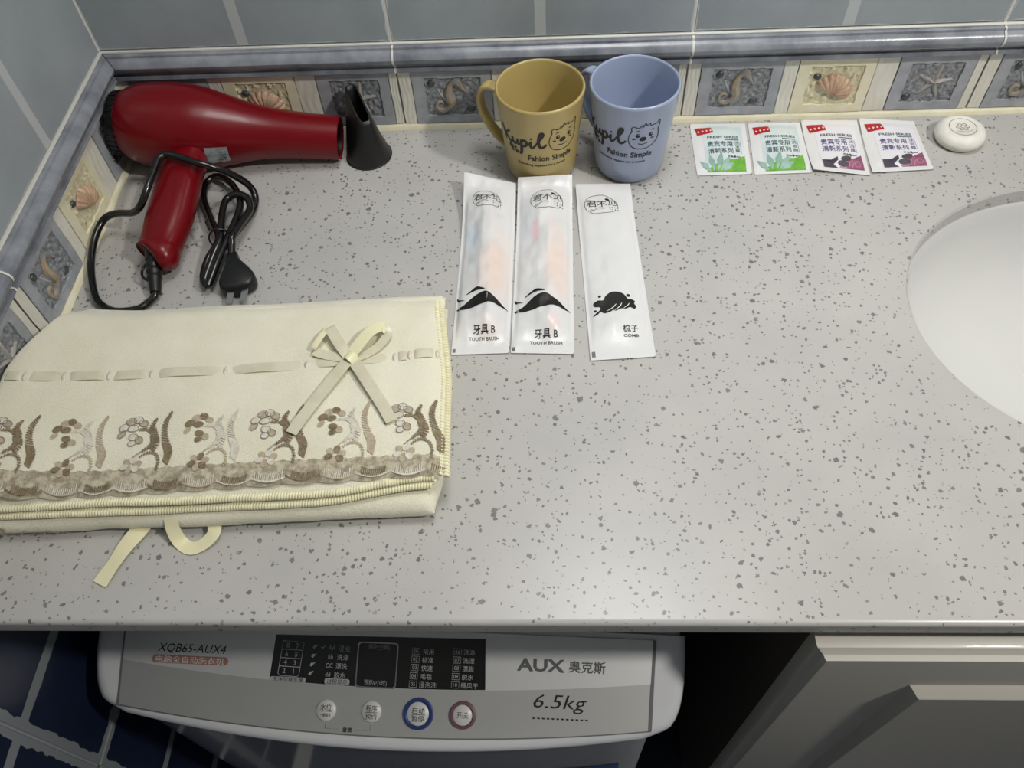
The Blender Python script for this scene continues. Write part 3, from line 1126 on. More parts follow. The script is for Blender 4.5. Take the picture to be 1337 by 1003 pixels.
for (bx, bd, r, ring, t1, t2) in ((-0.0480, -0.0104, 0.0092, None, '水位', '一键脱水'), (-0.0060, -0.0097, 0.0092, None, '程序', '预约'), (0.0370, -0.0095, 0.0105, 'w_blue', '启动', '暂停'), (0.0776, -0.0088, 0.0092, 'w_plum', '开/关', None)):
    b_ = link('button', xf(lathe([(r * 0.98, -0.001), (r, 0.0018), (r * 0.93, 0.0026), (0.0, 0.0028)], 32), lambda x, y, z, bx=bx, bd=bd: pl(bx + x, bd + y, z)), M['w_btn'], washer, angle=50)
    if ring:
        link('button_ring', xf(lathe([(r * 1.0, 0.0008), (r * 1.0, 0.0034), (r * 1.08, 0.0040), (r * 1.26, 0.0036), (r * 1.34, 0.0008)], 36), lambda x, y, z, bx=bx, bd=bd: pl(bx + x, bd + y, z)), M[ring], b_, angle=50)
    it = [txt(t1, 0.0062, bx, bd + (0.0028 if t2 else 0.0), width=r * 1.1)]
    if t2:
        it += [txt(t2, 0.0058 if len(t2) < 3 else 0.0036, bx, bd - 0.0040, width=r * 1.1), rect(bx - r * 0.62, bx + r * 0.62, bd - 0.0009, bd - 0.0004)]
    emit('button_lettering', it, SP(0.0030), M['ink'], b_, off=0)
lk = [txt('童锁', 0.0044, -0.0272, -0.0262, bold=0.02)]
for i in range(6):
    lk += [disc(-0.0475 + 0.0022 * i, -0.0258, 0.00035, n=6), disc(-0.0205 + 0.0022 * i, -0.0262, 0.00035, n=6)]
lk += [rect(-0.0478, -0.0475, -0.0258, -0.0215), rect(-0.0065, -0.0062, -0.0262, -0.0210)]
emit('child_lock_print', lk, LF, M['ink'], washer, off=0)
# blue label on the body front


def body_front(u, v):
    return (u, -0.0325 + 0.35 * u * u - 0.0006, v)


emit('blue_label', [rect(0.150, 0.226, 0.40, 0.655)], body_front, M['blue_label'], washer, cell=0.01)

# ================================================================== HAIR DRYER
AX0, AX1 = Vector((0.0070, -0.0460, CT + 0.0515)), Vector((0.2372, -0.0452, CT + 0.0236))
hd = thing('hair_dryer', 'red plastic hair dryer lying on the counter with its black cord bundled', 'hair dryer', (0.10, -0.10, CT))
ad = (AX1 - AX0).normalized()
hz = Vector((0, 0, 1))
asx = hz.cross(ad).normalized()
aup = ad.cross(asx)
LEN = (AX1 - AX0).length


def ax(t, r, a):
    """point round the barrel axis; a = 0 points to the wall, 90 degrees up"""
    return AX0 + ad * t + asx * (r * math.cos(a)) + aup * (r * math.sin(a)) - hd.location


def barrel(prof, n=64):
    return loft([[ax(t, r, 2 * PI * j / n) for j in range(n)] for t, r in prof], True, False, False)


bprof = interp([(0.0095, 0.0318), (0.018, 0.0368), (0.033, 0.0415), (0.058, 0.0440), (0.081, 0.0432), (0.099, 0.0402), (0.118, 0.0352), (0.137, 0.0302), (0.157, 0.0264), (0.180, 0.0242), (0.208, 0.0230), (LEN, 0.0224)], 5)


def rad_at(t):
    for a, b_ in zip(bprof, bprof[1:]):
        if a[0] <= t <= b_[0]:
            return a[1] + (b_[1] - a[1]) * (t - a[0]) / max(b_[0] - a[0], 1e-9)
    return bprof[-1][1]


link('barrel', barrel(list(bprof) + [(LEN + 0.0004, 0.0216), (LEN - 0.0005, 0.0208), (LEN - 0.05, 0.0200), (LEN - 0.05, 0.001)]), M['red'], hd, angle=50)
cap = link('intake_cap', barrel([(0.0105, 0.0300), (0.0098, 0.0322), (0.004, 0.0318), (0.0005, 0.0296), (0.0, 0.0276), (0.001, 0.0262), (0.0025, 0.0255), (0.0025, 0.0005)], 64), M['black'], hd)
for k in range(30):
    a = 2 * PI * k / 30
    da = 0.045
    V = []
    for t, r in ((0.0092, 0.0318), (0.0092, 0.0334), (0.0012, 0.0316), (0.0012, 0.0292)):
        for s in (-1, 1):
            V.append(ax(t, r, a + s * da))
    link('grip_tooth', (V, [(0, 1, 3, 2), (2, 3, 5, 4), (4, 5, 7, 6), (6, 7, 1, 0), (0, 2, 4, 6), (1, 3, 5, 7)]), M['black'], cap, smooth=False)
link('intake_grille', join(*[tube([ax(0.0012, 0.0255, a), ax(-0.0006, 0.012, a), ax(-0.0006, 0.0, a)], 0.0009, 6) for a in [2 * PI * k / 12 for k in range(12)]]), M['black'], cap)
link('nozzle_bore', barrel([(LEN - 0.002, 0.0207), (LEN - 0.045, 0.0198), (LEN - 0.045, 0.0005)], 40), M['black'], hd)

# handle
hp = interp([(0.0905, -0.056, 0.0400, 0.0110, 0.0110), (0.0900, -0.0880, 0.0365, 0.0182, 0.0145), (0.0885, -0.1150, 0.0350, 0.0204, 0.0162), (0.0870, -0.1420, 0.0310, 0.0222, 0.0170), (0.0858, -0.1680, 0.0265, 0.0222, 0.0168), (0.0845, -0.1880, 0.0230, 0.0205, 0.0162), (0.0835, -0.2000, 0.0215, 0.0200, 0.0165), (0.0832, -0.2045, 0.0212, 0.0208, 0.0172), (0.0828, -0.2085, 0.0208, 0.0206, 0.0168), (0.0824, -0.2110, 0.0205, 0.0170, 0.0140), (0.0822, -0.2122, 0.0203, 0.010, 0.008)], 5)
rings = []
for i, (x, y, z, rw, rt) in enumerate(hp):
    a, b_ = hp[max(i - 1, 0)], hp[min(i + 1, len(hp) - 1)]
    t = Vector((b_[0] - a[0], b_[1] - a[1], b_[2] - a[2])).normalized()
    s = t.cross(hz).normalized()
    u = s.cross(t)
    # the end face leans: the right side runs a little longer
    lean = 0.010 * sstep(0.6, 1.0, i / (len(hp) - 1))
    ring = []
    for j in range(40):
        q = 2 * PI * j / 40
        cx, cy = math.cos(q), math.sin(q)
        cx = math.copysign(abs(cx) ** 0.85, cx)
        cy = math.copysign(abs(cy) ** 0.85, cy)
        p = Vector((x, y, z + CT)) + s * (rw * cx) + u * (rt * cy) + t * (-lean * cx)
        ring.append(p - hd.location)
    rings.append(ring)
link('handle', loft(rings), M['red'], hd, angle=55)


def hl(pts):
    return [Vector((p[0], p[1], p[2] + CT)) - hd.location for p in pts]


sr = [(0.0775, -0.203, 0.0190), (0.0788, -0.210, 0.0172), (0.0805, -0.219, 0.0150), (0.0825, -0.229, 0.0122), (0.0848, -0.2395, 0.0092), (0.0858, -0.2445, 0.0080)]
relief = link('strain_relief', tube(hl(interp(sr, 6)), [0.0084 - 0.0036 * i / 30 + (0.0007 if (i // 2) % 2 and 3 < i < 22 else 0) for i in range(31)], 16), M['black'], hd)
link('hanging_loop', tube(hl(interp([(0.0775, -0.2130, 0.0180), (0.0720, -0.2160, 0.0165), (0.0690, -0.2220, 0.0140), (0.0715, -0.2290, 0.0130), (0.0775, -0.2330, 0.0125)], 6)), 0.0013, 8), M['black'], relief)
cab_pts = [(0.0852, -0.2420, 0.0085), (0.0845, -0.2475, 0.006), (0.0790, -0.2543, 0.0042), (0.0708, -0.2610, 0.004), (0.0530, -0.2630, 0.004), (0.0390, -0.2575, 0.004), (0.0282, -0.2473, 0.006), (0.0169, -0.2221, 0.008), (0.0111, -0.198, 0.012), (0.0112, -0.1753, 0.018), (0.018, -0.1597, 0.024), (0.0314, -0.157, 0.028), (0.0516, -0.1628, 0.034), (0.0640, -0.1633, 0.044), (0.0710, -0.1499, 0.054), (0.0730, -0.1350, 0.0575), (0.0750, -0.1175, 0.0600), (0.0815, -0.1105, 0.0605), (0.0955, -0.1130, 0.0590), (0.1120, -0.1170, 0.0545), (0.1255, -0.1160, 0.048), (0.1390, -0.1120, 0.035), (0.1505, -0.1091, 0.018), (0.1558, -0.1165, 0.008), (0.1556, -0.135, 0.006), (0.1493, -0.159, 0.008), (0.1433, -0.1796, 0.010), (0.137, -0.2037, 0.009), (0.1325, -0.2231, 0.006), (0.1289, -0.2311, 0.005), (0.1248, -0.2197, 0.005), (0.1263, -0.2015, 0.008), (0.134, -0.1813, 0.014), (0.1183, -0.1499, 0.012), (0.1023, -0.1169, 0.008), (0.0982, -0.0950, 0.007), (0.1030, -0.0850, 0.008), (0.1134, -0.0860, 0.010), (0.1316, -0.1039, 0.014), (0.1457, -0.1297, 0.018), (0.1482, -0.15, 0.018), (0.1469, -0.1786, 0.020), (0.1415, -0.2115, 0.017), (0.1375, -0.2328, 0.012), (0.1348, -0.2387, 0.0105), (0.1319, -0.2317, 0.012), (0.1364, -0.2114, 0.0185), (0.1403, -0.1896, 0.023), (0.1347, -0.1585, 0.022), (0.1335, -0.1337, 0.021), (0.1437, -0.1281, 0.023), (0.1546, -0.1319, 0.021), (0.1588, -0.1454, 0.018), (0.1554, -0.1647, 0.02), (0.1516, -0.1855, 0.022), (0.1511, -0.1933, 0.018), (0.1512, -0.2030, 0.0125)]
cord = link('power_cord', tube(hl(interp(cab_pts, 7)), 0.0036, 10), M['cord'], hd)
tie = [(0.137 + 0.010 * math.cos(a), -0.183 + 0.003 * math.cos(a), 0.0155 + 0.0135 * math.sin(a)) for a in [2 * PI * k / 16 for k in range(16)]]
link('twist_tie', join(tube(hl(tie), 0.0009, 6, True), tube(hl([(0.129, -0.181, 0.026), (0.124, -0.172, 0.028), (0.1255, -0.166, 0.027)]), 0.0008, 6), tube(hl([(0.146, -0.182, 0.025), (0.152, -0.178, 0.027), (0.155, -0.184, 0.025)]), 0.0008, 6)), M['black'], cord)
# plug
po = catmull([(0.1512 - 0.0038, -0.1990, 0), (0.1512 + 0.0042, -0.1985, 0), (0.1590, -0.2065, 0), (0.1655, -0.2130, 0), (0.1775, -0.2255, 0), (0.1800, -0.2350, 0), (0.1755, -0.2420, 0), (0.1660, -0.2455, 0), (0.1560, -0.2470, 0), (0.1490, -0.2440, 0), (0.1468, -0.2350, 0), (0.1478, -0.2230, 0), (0.1480, -0.2100, 0)], 4, True)
pc = sum(po, Vector()) / len(po)
rings = []
for k, z in ((0.90, 0.0012), (0.97, 0.0022), (1.0, 0.005), (1.0, 0.0120), (0.96, 0.0152), (0.88, 0.0166)):
    rings.append([Vector((pc.x + (p.x - pc.x) * k, pc.y + (p.y - pc.y) * k, CT + z)) - hd.location for p in po])
plug = link('plug', loft(rings), M['black'], hd, angle=50)
for px, py in ((0.1590, -0.2445), (0.1716, -0.2415)):
    link('pin', xf(bev(box(-0.0031, 0.0031, -0.0150, 0.004, -0.0008, 0.0008), 0.0003, 1), lambda x, y, z, px=px, py=py: tuple(Vector((px + x, py + y, CT + 0.0098 + z + 0.18 * y)) - hd.location)), M['steel'], plug, smooth=False)
# silver sticker on the barrel


def SB_(u, v):
    t = 0.112 + u
    r = rad_at(t)
    a = math.radians(186) - v / 0.036
    return ax(t, r, a)


st = emit('sticker', [rect(-0.0115, 0.0105, -0.0095, 0.0105)], SB_, M['sticker'], hd, cell=0.002, off=0.0004)
st['label'] = 'small silver sticker'
marks = [disc(0.003 + 0.0022 * (i % 3), 0.005 - 0.0035 * (i // 3), 0.0007, n=8) for i in range(6)] + [stroke([(0.000, -0.003), (0.003, -0.006), (0.007, -0.002), (0.006, -0.007)], 0.0006)]
emit('sticker_print', marks, SB_, M['ink'], st, cell=0.002, off=0.0006)

# ================================================================== CONCENTRATOR NOZZLE
nzl = thing('concentrator_nozzle', 'black slotted concentrator nozzle standing upright beside the dryer mouth', 'dryer nozzle', (0.2640, -0.0455, CT))
sd = math.atan2(-0.046, 0.021)
rings, inner = [], []
n = 40
for k in range(15):
    t = k / 14
    e = t
    ra, rb = 0.0245 + (0.0255 - 0.0245) * e, 0.0245 + (0.0068 - 0.0245) * t
    cx, cy, z = -0.003 * t, 0.012 * t * t, 0.057 * t
    for lst, ins in ((rings, 0.0), (inner, 0.0016)):
        ring = []
        for j in range(n):
            q = 2 * PI * j / n
            p = 1 - 0.55 * e
            x = math.copysign(abs(math.cos(q)) ** p, math.cos(q)) * (ra - ins)
            y = math.copysign(abs(math.sin(q)) ** p, math.sin(q)) * (rb - ins)
            sag = 0.010 * e * (x / ra)
            ring.append((cx + x * math.cos(sd) - y * math.sin(sd), cy + x * math.sin(sd) + y * math.cos(sd), z - sag * 0.6))
        lst.append(ring)
link('shell', loft(rings + inner[::-1][:10], True, True, True), M['black'], nzl, angle=60)
link('socket_rim', lathe([(0.0225, 0.0), (0.0247, 0.0004), (0.0248, 0.0016), (0.0240, 0.0020)], 40), M['black'], nzl)

# ================================================================== MUGS
MH, MRT, MRB = 0.0995, 0.0432, 0.0340


def mug_r(z):
    return MRB + (MRT - MRB) * (z / MH)


def arc_word():
    """cursive name, bear face and the lines below, in metres round the mug (u right, v up)"""
    k = 0.001
    kup = [
        [(1.0, 19.5, 0.8), (2.2, 14.5, 1.1), (3.6, 9.0, 1.1), (4.6, 4.8, 0.7)],
        [(10.5, 17.0, 0.7), (7.2, 13.8, 1.0), (3.9, 11.6, 1.0), (6.6, 9.4, 1.1), (9.0, 6.2, 1.1), (11.0, 5.4, 0.9), (12.4, 8.6, 0.8), (13.0, 11.4, 0.9)],
        [(13.2, 11.8, 0.8), (13.2, 8.0, 1.1), (14.6, 5.6, 1.1), (16.8, 6.8, 0.9), (18.4, 11.0, 0.9), (18.0, 7.6, 1.0), (19.0, 5.6, 0.9), (20.8, 8.0, 0.7)],
        [(21.6, 12.2, 0.8), (21.8, 6.0, 1.2), (21.4, -0.6, 1.2), (20.4, -3.6, 1.0), (19.2, -2.0, 0.7)],
        [(21.8, 8.4, 0.7), (24.0, 11.8, 1.0), (26.4, 11.0, 1.1), (26.2, 7.2, 1.1), (23.8, 5.4, 1.0), (22.4, 6.6, 0.7)],
        [(26.4, 7.0, 0.6), (28.6, 8.4, 0.7), (30.4, 11.6, 0.9), (30.0, 7.6, 1.1), (31.2, 5.2, 1.1), (33.4, 7.0, 0.8), (36.2, 11.6, 0.8)],
        [(36.2, 11.6, 0.8), (39.6, 16.8, 1.0), (40.6, 20.4, 1.1), (38.8, 21.2, 1.1), (37.2, 16.4, 1.1), (37.0, 10.0, 1.2), (38.6, 6.0, 1.2), (41.2, 6.2, 1.0), (43.6, 9.0, 0.7)]]
    it = [stroke([(x * k, y * k, w) for x, y, w in s], 0.0023, 6) for s in kup]
    it += [disc(0.0308, 0.0150, 0.0010, n=10)]
    it += [disc(0.0105, 0.0008, 0.0026, 0.0033, 0.5), disc(0.0152, 0.0012, 0.0013, 0.0017, -0.2), disc(0.0166, -0.0028, 0.0016, 0.0020, 0.2), disc(0.0120, -0.0032, 0.0012, 0.0015, 0.9)]
    return it


def bear():
    k = 0.001
    line = [[(-11.5, 8.5), (-14.0, 2.0), (-13.6, -5.0), (-9.5, -11.0), (-1.0, -13.6), (7.5, -11.8), (13.0, -6.0), (14.2, 1.0), (12.8, 8.2)],
            [(-11.5, 8.5), (-12.0, 12.6), (-9.6, 14.0), (-6.6, 12.0)],
            [(-6.6, 12.0), (-4.6, 13.0), (-3.0, 15.6), (-1.6, 14.2), (0.0, 17.4), (1.6, 14.8), (4.2, 16.6), (5.0, 13.8), (8.0, 14.4)],
            [(8.0, 14.4), (10.4, 14.4), (13.2, 17.6), (13.8, 12.8), (12.8, 8.2)],
            [(-7.8, 7.8), (-6.2, 8.8), (-4.6, 8.4)], [(5.8, 8.6), (7.4, 9.2), (8.8, 8.2)],
            [(-5.0, -6.4), (-1.0, -7.6), (4.0, -6.4)], [(-3.0, 12.6), (-1.0, 14.0)]]
    it = [stroke([(x * k, y * k) for x, y in s], 0.0008, 5) for s in line]
    it += [disc(-0.0058, 0.0032, 0.0019, 0.0023), disc(0.0062, 0.0032, 0.0019, 0.0023)]
    it += [disc(-0.0008, -0.0012, 0.0034, 0.0026), disc(-0.0092, -0.0008, 0.0018, 0.0008), disc(0.0080, -0.0012, 0.0018, 0.0008)]
    eyes = [disc(-0.0053, 0.0040, 0.0007, n=8), disc(0.0067, 0.0040, 0.0007, n=8)]
    return it, eyes


def mug(loc, m, label, du, hdir, group='mugs by the wall'):
    root = thing('mug', label, 'mug', loc, 0.0, group)
    w = 0.0028
    prof = [(0.0, 0.0030), (MRB - 0.008, 0.0030), (MRB - 0.007, 0.0), (MRB - 0.0045, 0.0004), (MRB - 0.0018, 0.0030), (mug_r(0.008), 0.008)]
    prof += [(mug_r(z), z) for z in (0.02, 0.04, 0.06, 0.08, 0.0955)]
    prof += [(MRT + 0.0002, MH - 0.0022), (MRT - 0.0004, MH - 0.0006), (MRT - 0.0014, MH), (MRT - 0.0024, MH - 0.0006), (MRT - w, MH - 0.0022)]
    prof += [(mug_r(z) - w, z) for z in (0.08, 0.06, 0.04, 0.02, 0.009)] + [(MRB - 0.006, 0.006), (0.0, 0.0055)]
    body = link('cup', lathe(prof, 72), m, root, angle=45)
    # strap handle
    hp_ = interp([(mug_r(0.084) - 0.0015, 0.0840), (MRT + 0.010, 0.0868), (MRT + 0.0185, 0.0820), (MRT + 0.0215, 0.0680), (MRT + 0.0185, 0.0520), (MRT + 0.010, 0.0370), (MRT + 0.001, 0.0270), (mug_r(0.020) - 0.0012, 0.0205)], 6)
    rings = []
    c, s = math.cos(hdir), math.sin(hdir)
    for i, (r, z) in enumerate(hp_):
        a, b_ = hp_[max(i - 1, 0)], hp_[min(i + 1, len(hp_) - 1)]
        tx, tz = b_[0] - a[0], b_[1] - a[1]
        l_ = math.hypot(tx, tz)
        nx, nzz = -tz / l_, tx / l_
        hw_, ht = 0.0062, 0.0024
        ring = []
        for j in range(14):
            q = 2 * PI * j / 14
            y = math.copysign(abs(math.cos(q)) ** 0.6, math.cos(q)) * hw_
            o = math.copysign(abs(math.sin(q)) ** 0.6, math.sin(q)) * ht
            R0 = r + nx * o
            ring.append((R0 * c - y * s, R0 * s + y * c, z + nzz * o))
        rings.append(ring)
    link('handle', loft(rings), m, root, angle=50)

    def S(u, v):
        a = u / 0.0390
        r = mug_r(v)
        return (r * math.sin(a), -r * math.cos(a), v)
    mv = lambda items, x, y, sc=1.0: [([(a * sc + x, b_ * sc + y) for a, b_ in v], f) for v, f in items]
    bl, ey = bear()
    emit('name_print', mv(arc_word(), -0.0440 + du, 0.0505, 1.14), S, M['ink'], root, cell=0.002)
    emit('bear_face_print', mv(bl, 0.0225 + du, 0.0640, 1.02), S, M['ink'], root, cell=0.002)
    emit('bear_eye_glints', mv(ey, 0.0225 + du, 0.0640, 1.02), S, m, root, cell=0.004, off=0.0005)
    emit('slogan_print', [txt('Fahion Simple', 0.0092, 0.0100 + du, 0.0420, width=0.0465, bold=0.022), txt('Everything happens for a reason', 0.0038, 0.0010 + du, 0.0335, width=0.0520, bold=0.02)], S, M['ink'], root, cell=0.002)
    return root


mug((0.4492, -0.0715, CT), M['mug_y'], 'mustard yellow plastic mug with a bear face print', 0.0, math.radians(158))
mug((0.5395, -0.0695, CT), M['mug_b'], 'light blue plastic mug with a bear face print', -0.0145, math.radians(136))


# ================================================================== FILM PACKETS
def packet(name, label, cat, group, corners, lift, puff, seal, mats, seed, wr=0.0012, nu=36, nv=96, ridge=None):
    """corners TL, TR, BR, BL (x, y) on the counter; lift = heights of those corners"""
    c = [Vector((x, y, 0)) for x, y in corners]
    ce = (c[0] + c[1] + c[2] + c[3]) / 4
    root = thing(name, label, cat, (ce.x, ce.y, CT), 0.0, group)
    W_ = (c[1] - c[0]).length
    H_ = (c[0] - c[3]).length

    def base(s, t):
        tl, tr, br, bl = (p - ce for p in c)
        p = bl * (1 - s) * (1 - t) + br * s * (1 - t) + tr * s * t + tl * (1 - s) * t
        z = (lift[3] * (1 - s) + lift[2] * s) * max(0, 1 - t * 2) ** 2 + (lift[0] * (1 - s) + lift[1] * s) * max(0, t * 2 - 1) ** 2.4
        return p, z + 0.0006

    def top(s, t):
        s_, t_ = min(max(s, 0), 1), min(max(t, 0), 1)
        p, z = base(s, t)
        eu = min(s_, 1 - s_) * W_
        ev = min(t_, 1 - t_) * H_
        k = math.sqrt(min(1, max(0, eu - seal * 0.35) / (W_ * 0.36))) if eu > seal * 0.35 else 0
        kv = sstep(seal, seal + 0.030 * H_ / 0.22, ev)
        h = puff * k * kv
        if ridge:
            h *= ridge(s_, t_)
        x, y = p.x * 1.0, p.y * 1.0
        wn = nz(x * 55 + seed, y * 38, seed) * 0.7 + nz(x * 120, y * 80 + seed, 2.0) * 0.35
        edge = min(1, eu / 0.004) * min(1, ev / 0.003)
        h += wr * (wn + 0.25) * edge * (0.35 + 0.65 * min(1, k * kv + 0.3))
        if ev < seal:
            h += 0.00025 * math.sin(p.x * 0 + ev * 5200) * edge
        return (p.x, p.y, z + max(h, 0.0002 * edge))

    def bot(s, t):
        p, z = base(s, t)
        return (p.x, p.y, z - 0.0004)
    link('pouch', sheet(nu, nv, top, bot), mats, root, angle=80)
    return root, (lambda u, v: top(0.5 + u / W_, 0.5 + v / H_)), W_, H_


def logo(S, root, x, y, k=1.0):
    q = lambda pts: [(x + a * k * 0.001, y + b_ * k * 0.001) for a, b_ in pts]
    lines = [[(-15.2, -7.5), (-17.2, -2.0), (-16.6, 5.5), (-12.0, 12.5), (-4.0, 16.2), (4.0, 15.8), (11.0, 11.5), (16.2, 4.0), (17.4, -3.0), (16.8, -6.0)],
             [(-14.0, -9.2), (-10.6, -7.0), (-9.0, -8.4)], [(-12.4, -10.4), (-8.0, -7.4), (-3.6, -4.8), (-1.0, -5.4), (2.6, -6.6)],
             [(-12.4, -10.4), (-9.6, -12.6), (-2.0, -13.0), (6.0, -12.0), (12.0, -10.6), (14.6, -8.8)]]
    emit('logo_outline', [stroke(q(l_), 0.0007 * k, 6) for l_ in lines], S, M['inkgrey'], root, cell=0.003)
    it = [txt('君', 0.0120 * k, x - 0.0102 * k, y + 0.0022 * k, bold=0.0), txt('不', 0.0115 * k, x + 0.0006 * k, y + 0.0008 * k, bold=0.0), txt('见', 0.0105 * k, x + 0.0118 * k, y + 0.0032 * k, bold=0.0)]
    for r in range(2):
        for c in range(4):
            cx, cy = x + (0.0086 + 0.0028 * c) * k, y + (-0.0042 - 0.0032 * r - 0.0004 * c) * k
            it += [rect(cx - 0.0006 * k, cx + 0.0006 * k, cy - 0.0001, cy + 0.0004), rect(cx - 0.0002 * k, cx + 0.0003 * k, cy - 0.0008 * k, cy + 0.0008 * k)]
    it.append(disc(x + 0.0068 * k, y + 0.0092 * k, 0.0024 * k, 0.0018 * k, -0.3))
    it.append(stroke(q([(8.6, 9.0), (9.0, 5.0)]), 0.0009 * k, smooth=False))
    emit('logo_lettering', it, S, M['ink'], root, cell=0.003)


PKT = 'sealed paper amenity packets'


def brush_ridge(s, t):
    a = math.exp(-((s - 0.62 + 0.25 * (t - 0.5)) / 0.26) ** 2)
    return 0.66 + 0.40 * a


f1 = film_mat('toothbrush_film_one', [(0.010, -0.010, 0.018, 0.062, (236, 204, 186), 0.55), (-0.014, 0.030, 0.008, 0.030, (204, 220, 232), 0.7), (0.006, -0.08, 0.014, 0.02, (238, 212, 200), 0.4)])
f2 = film_mat('toothbrush_film_two', [(0.012, -0.004, 0.015, 0.066, (238, 206, 188), 0.55), (-0.008, 0.036, 0.006, 0.018, (228, 170, 186), 0.6), (0.008, -0.075, 0.010, 0.016, (240, 208, 196), 0.5), (-0.016, 0.05, 0.006, 0.04, (208, 218, 226), 0.5)])
f3 = film_mat('comb_film', [(-0.004, 0.02, 0.012, 0.03, (216, 216, 216), 0.4)])
p1 = packet('toothbrush_packet', 'white toothbrush packet with a black moustache print, nearest the folded towel', 'packet', PKT, [(0.3712, -0.1010), (0.4235, -0.1120), (0.4200, -0.3165), (0.3690, -0.3175)], (0.021, 0.014, 0.001, 0.001), 0.012, 0.009, f1, 1.3, 0.0034, ridge=brush_ridge)
p2 = packet('toothbrush_packet', 'white toothbrush packet with a black moustache print, between the other two packets', 'packet', PKT, [(0.4255, -0.1090), (0.4800, -0.1075), (0.4770, -0.3185), (0.4215, -0.3165)], (0.019, 0.020, 0.001, 0.001), 0.011, 0.009, f2, 5.1, 0.0034, ridge=brush_ridge)
p3 = packet('comb_packet', 'white comb packet with a black wave print below the blue mug', 'packet', PKT, [(0.4835, -0.1060), (0.5385, -0.1085), (0.5475, -0.3225), (0.4910, -0.3260)], (0.006, 0.007, 0.001, 0.001), 0.0045, 0.009, f3, 9.4, 0.0018)
for i, (root, S, W_, H_) in enumerate((p1, p2, p3)):
    logo(S, root, -0.002 + 0.004 * (i == 1) - 0.002 * (i == 2), H_ / 2 - 0.031, (0.82, 0.90, 0.93)[i])
    k = W_ / 0.054
    if i < 2:
        y0 = -0.052
        it = [fill([(a * 0.001 * k, y0 + b_ * 0.001) for a, b_ in ((-25.6, -5.6), (-18, -3.2), (-10, 4.5), (-2, 8.2), (4, 7.6), (12, 2.0), (20, -5.0), (24.0, -6.4), (18, -7.0), (10, -5.4), (0, -5.6), (-10, -8.2), (-18, -8.8))], 4),
              fill([(a * 0.001 * k, y0 + b_ * 0.001) for a, b_ in ((-17, 8.6), (-11, 12.6), (-7, 15.0), (-3, 14.4), (2, 11.2), (-5, 11.4), (-11, 10.2))], 3),
              fill([(a * 0.001 * k, y0 + b_ * 0.001) for a, b_ in ((-25.4, 8.8), (-22.5, 4.8), (-17.5, 2.6), (-22.0, 3.0), (-25.4, 5.4))], 3)]
        emit('moustache_print', it, S, M['ink'], root, cell=0.003)
        emit('caption_print', [txt('牙具 B', 0.0085, 0.003 * k, -0.0845, width=0.0205, bold=0.015), txt('TOOTH BRUSH', 0.0046, 0.003 * k, -0.0925, width=0.0280, bold=0.012)], S, M['ink'], root, cell=0.003)
        emit('seal_mark', [rect(-W_ / 2 + 0.001, -W_ / 2 + 0.0038, -H_ / 2 + 0.002, -H_ / 2 + 0.006)], S, M['inkgrey'], root, cell=0.002)
    else:
        y0, x0 = -0.050, -0.002
        it = [fill([(x0 + a * 0.001, y0 + b_ * 0.001) for a, b_ in ((-20, -12.5), (-16, -11.5), (-13, -8.5), (-10, -11.0), (-5, -10.0), (-2, -8.0), (0, -9.0), (5, -6.5), (9, -7.0), (13, -5.0), (16.5, -6.5), (18.5, -3.5), (17, 0.0), (18.0, 3.0), (15, 5.8), (12, 6.0), (9, 11.5), (3, 14.4), (-3, 13.4), (-8, 9.0), (-10, 4.5), (-15, 4.8), (-19, 1.8), (-18, -2.2), (-14, -3.0), (-13.5, -6.0))], 4),
              disc(x0 - 0.0128, y0 + 0.0092, 0.0014), disc(x0 + 0.0128, y0 + 0.0105, 0.0018), disc(x0 - 0.0178, y0 - 0.0072, 0.0013)]
        emit('wave_print', it, S, M['ink'], root, cell=0.003)
        emit('wave_lines', [stroke([(x0 - 0.008, y0 - 0.0090, 0.4), (x0 - 0.003, y0 - 0.006, 1.0), (x0 + 0.001, y0 - 0.001, 0.5)], 0.0009), stroke([(x0 - 0.001, y0 - 0.0085, 0.4), (x0 + 0.004, y0 - 0.004, 1.0), (x0 + 0.006, y0 + 0.000, 0.5)], 0.0009), stroke([(x0 + 0.007, y0 - 0.0065, 0.4), (x0 + 0.011, y0 - 0.003, 1.0), (x0 + 0.0125, y0 + 0.000, 0.5)], 0.0008)], S, M['paper'], root, cell=0.003, off=0.0006)
        emit('caption_print', [txt('梳子', 0.0078, 0.009, -0.0790, width=0.0130, bold=0.015), txt('COMB', 0.0042, 0.009, -0.0865, width=0.0130, bold=0.012)], S, M['ink'], root, cell=0.003)
        emit('seal_mark', [rect(-W_ / 2 + 0.0015, -W_ / 2 + 0.0045, -H_ / 2 + 0.003, -H_ / 2 + 0.009)], S, M['inkgrey'], root, cell=0.002)


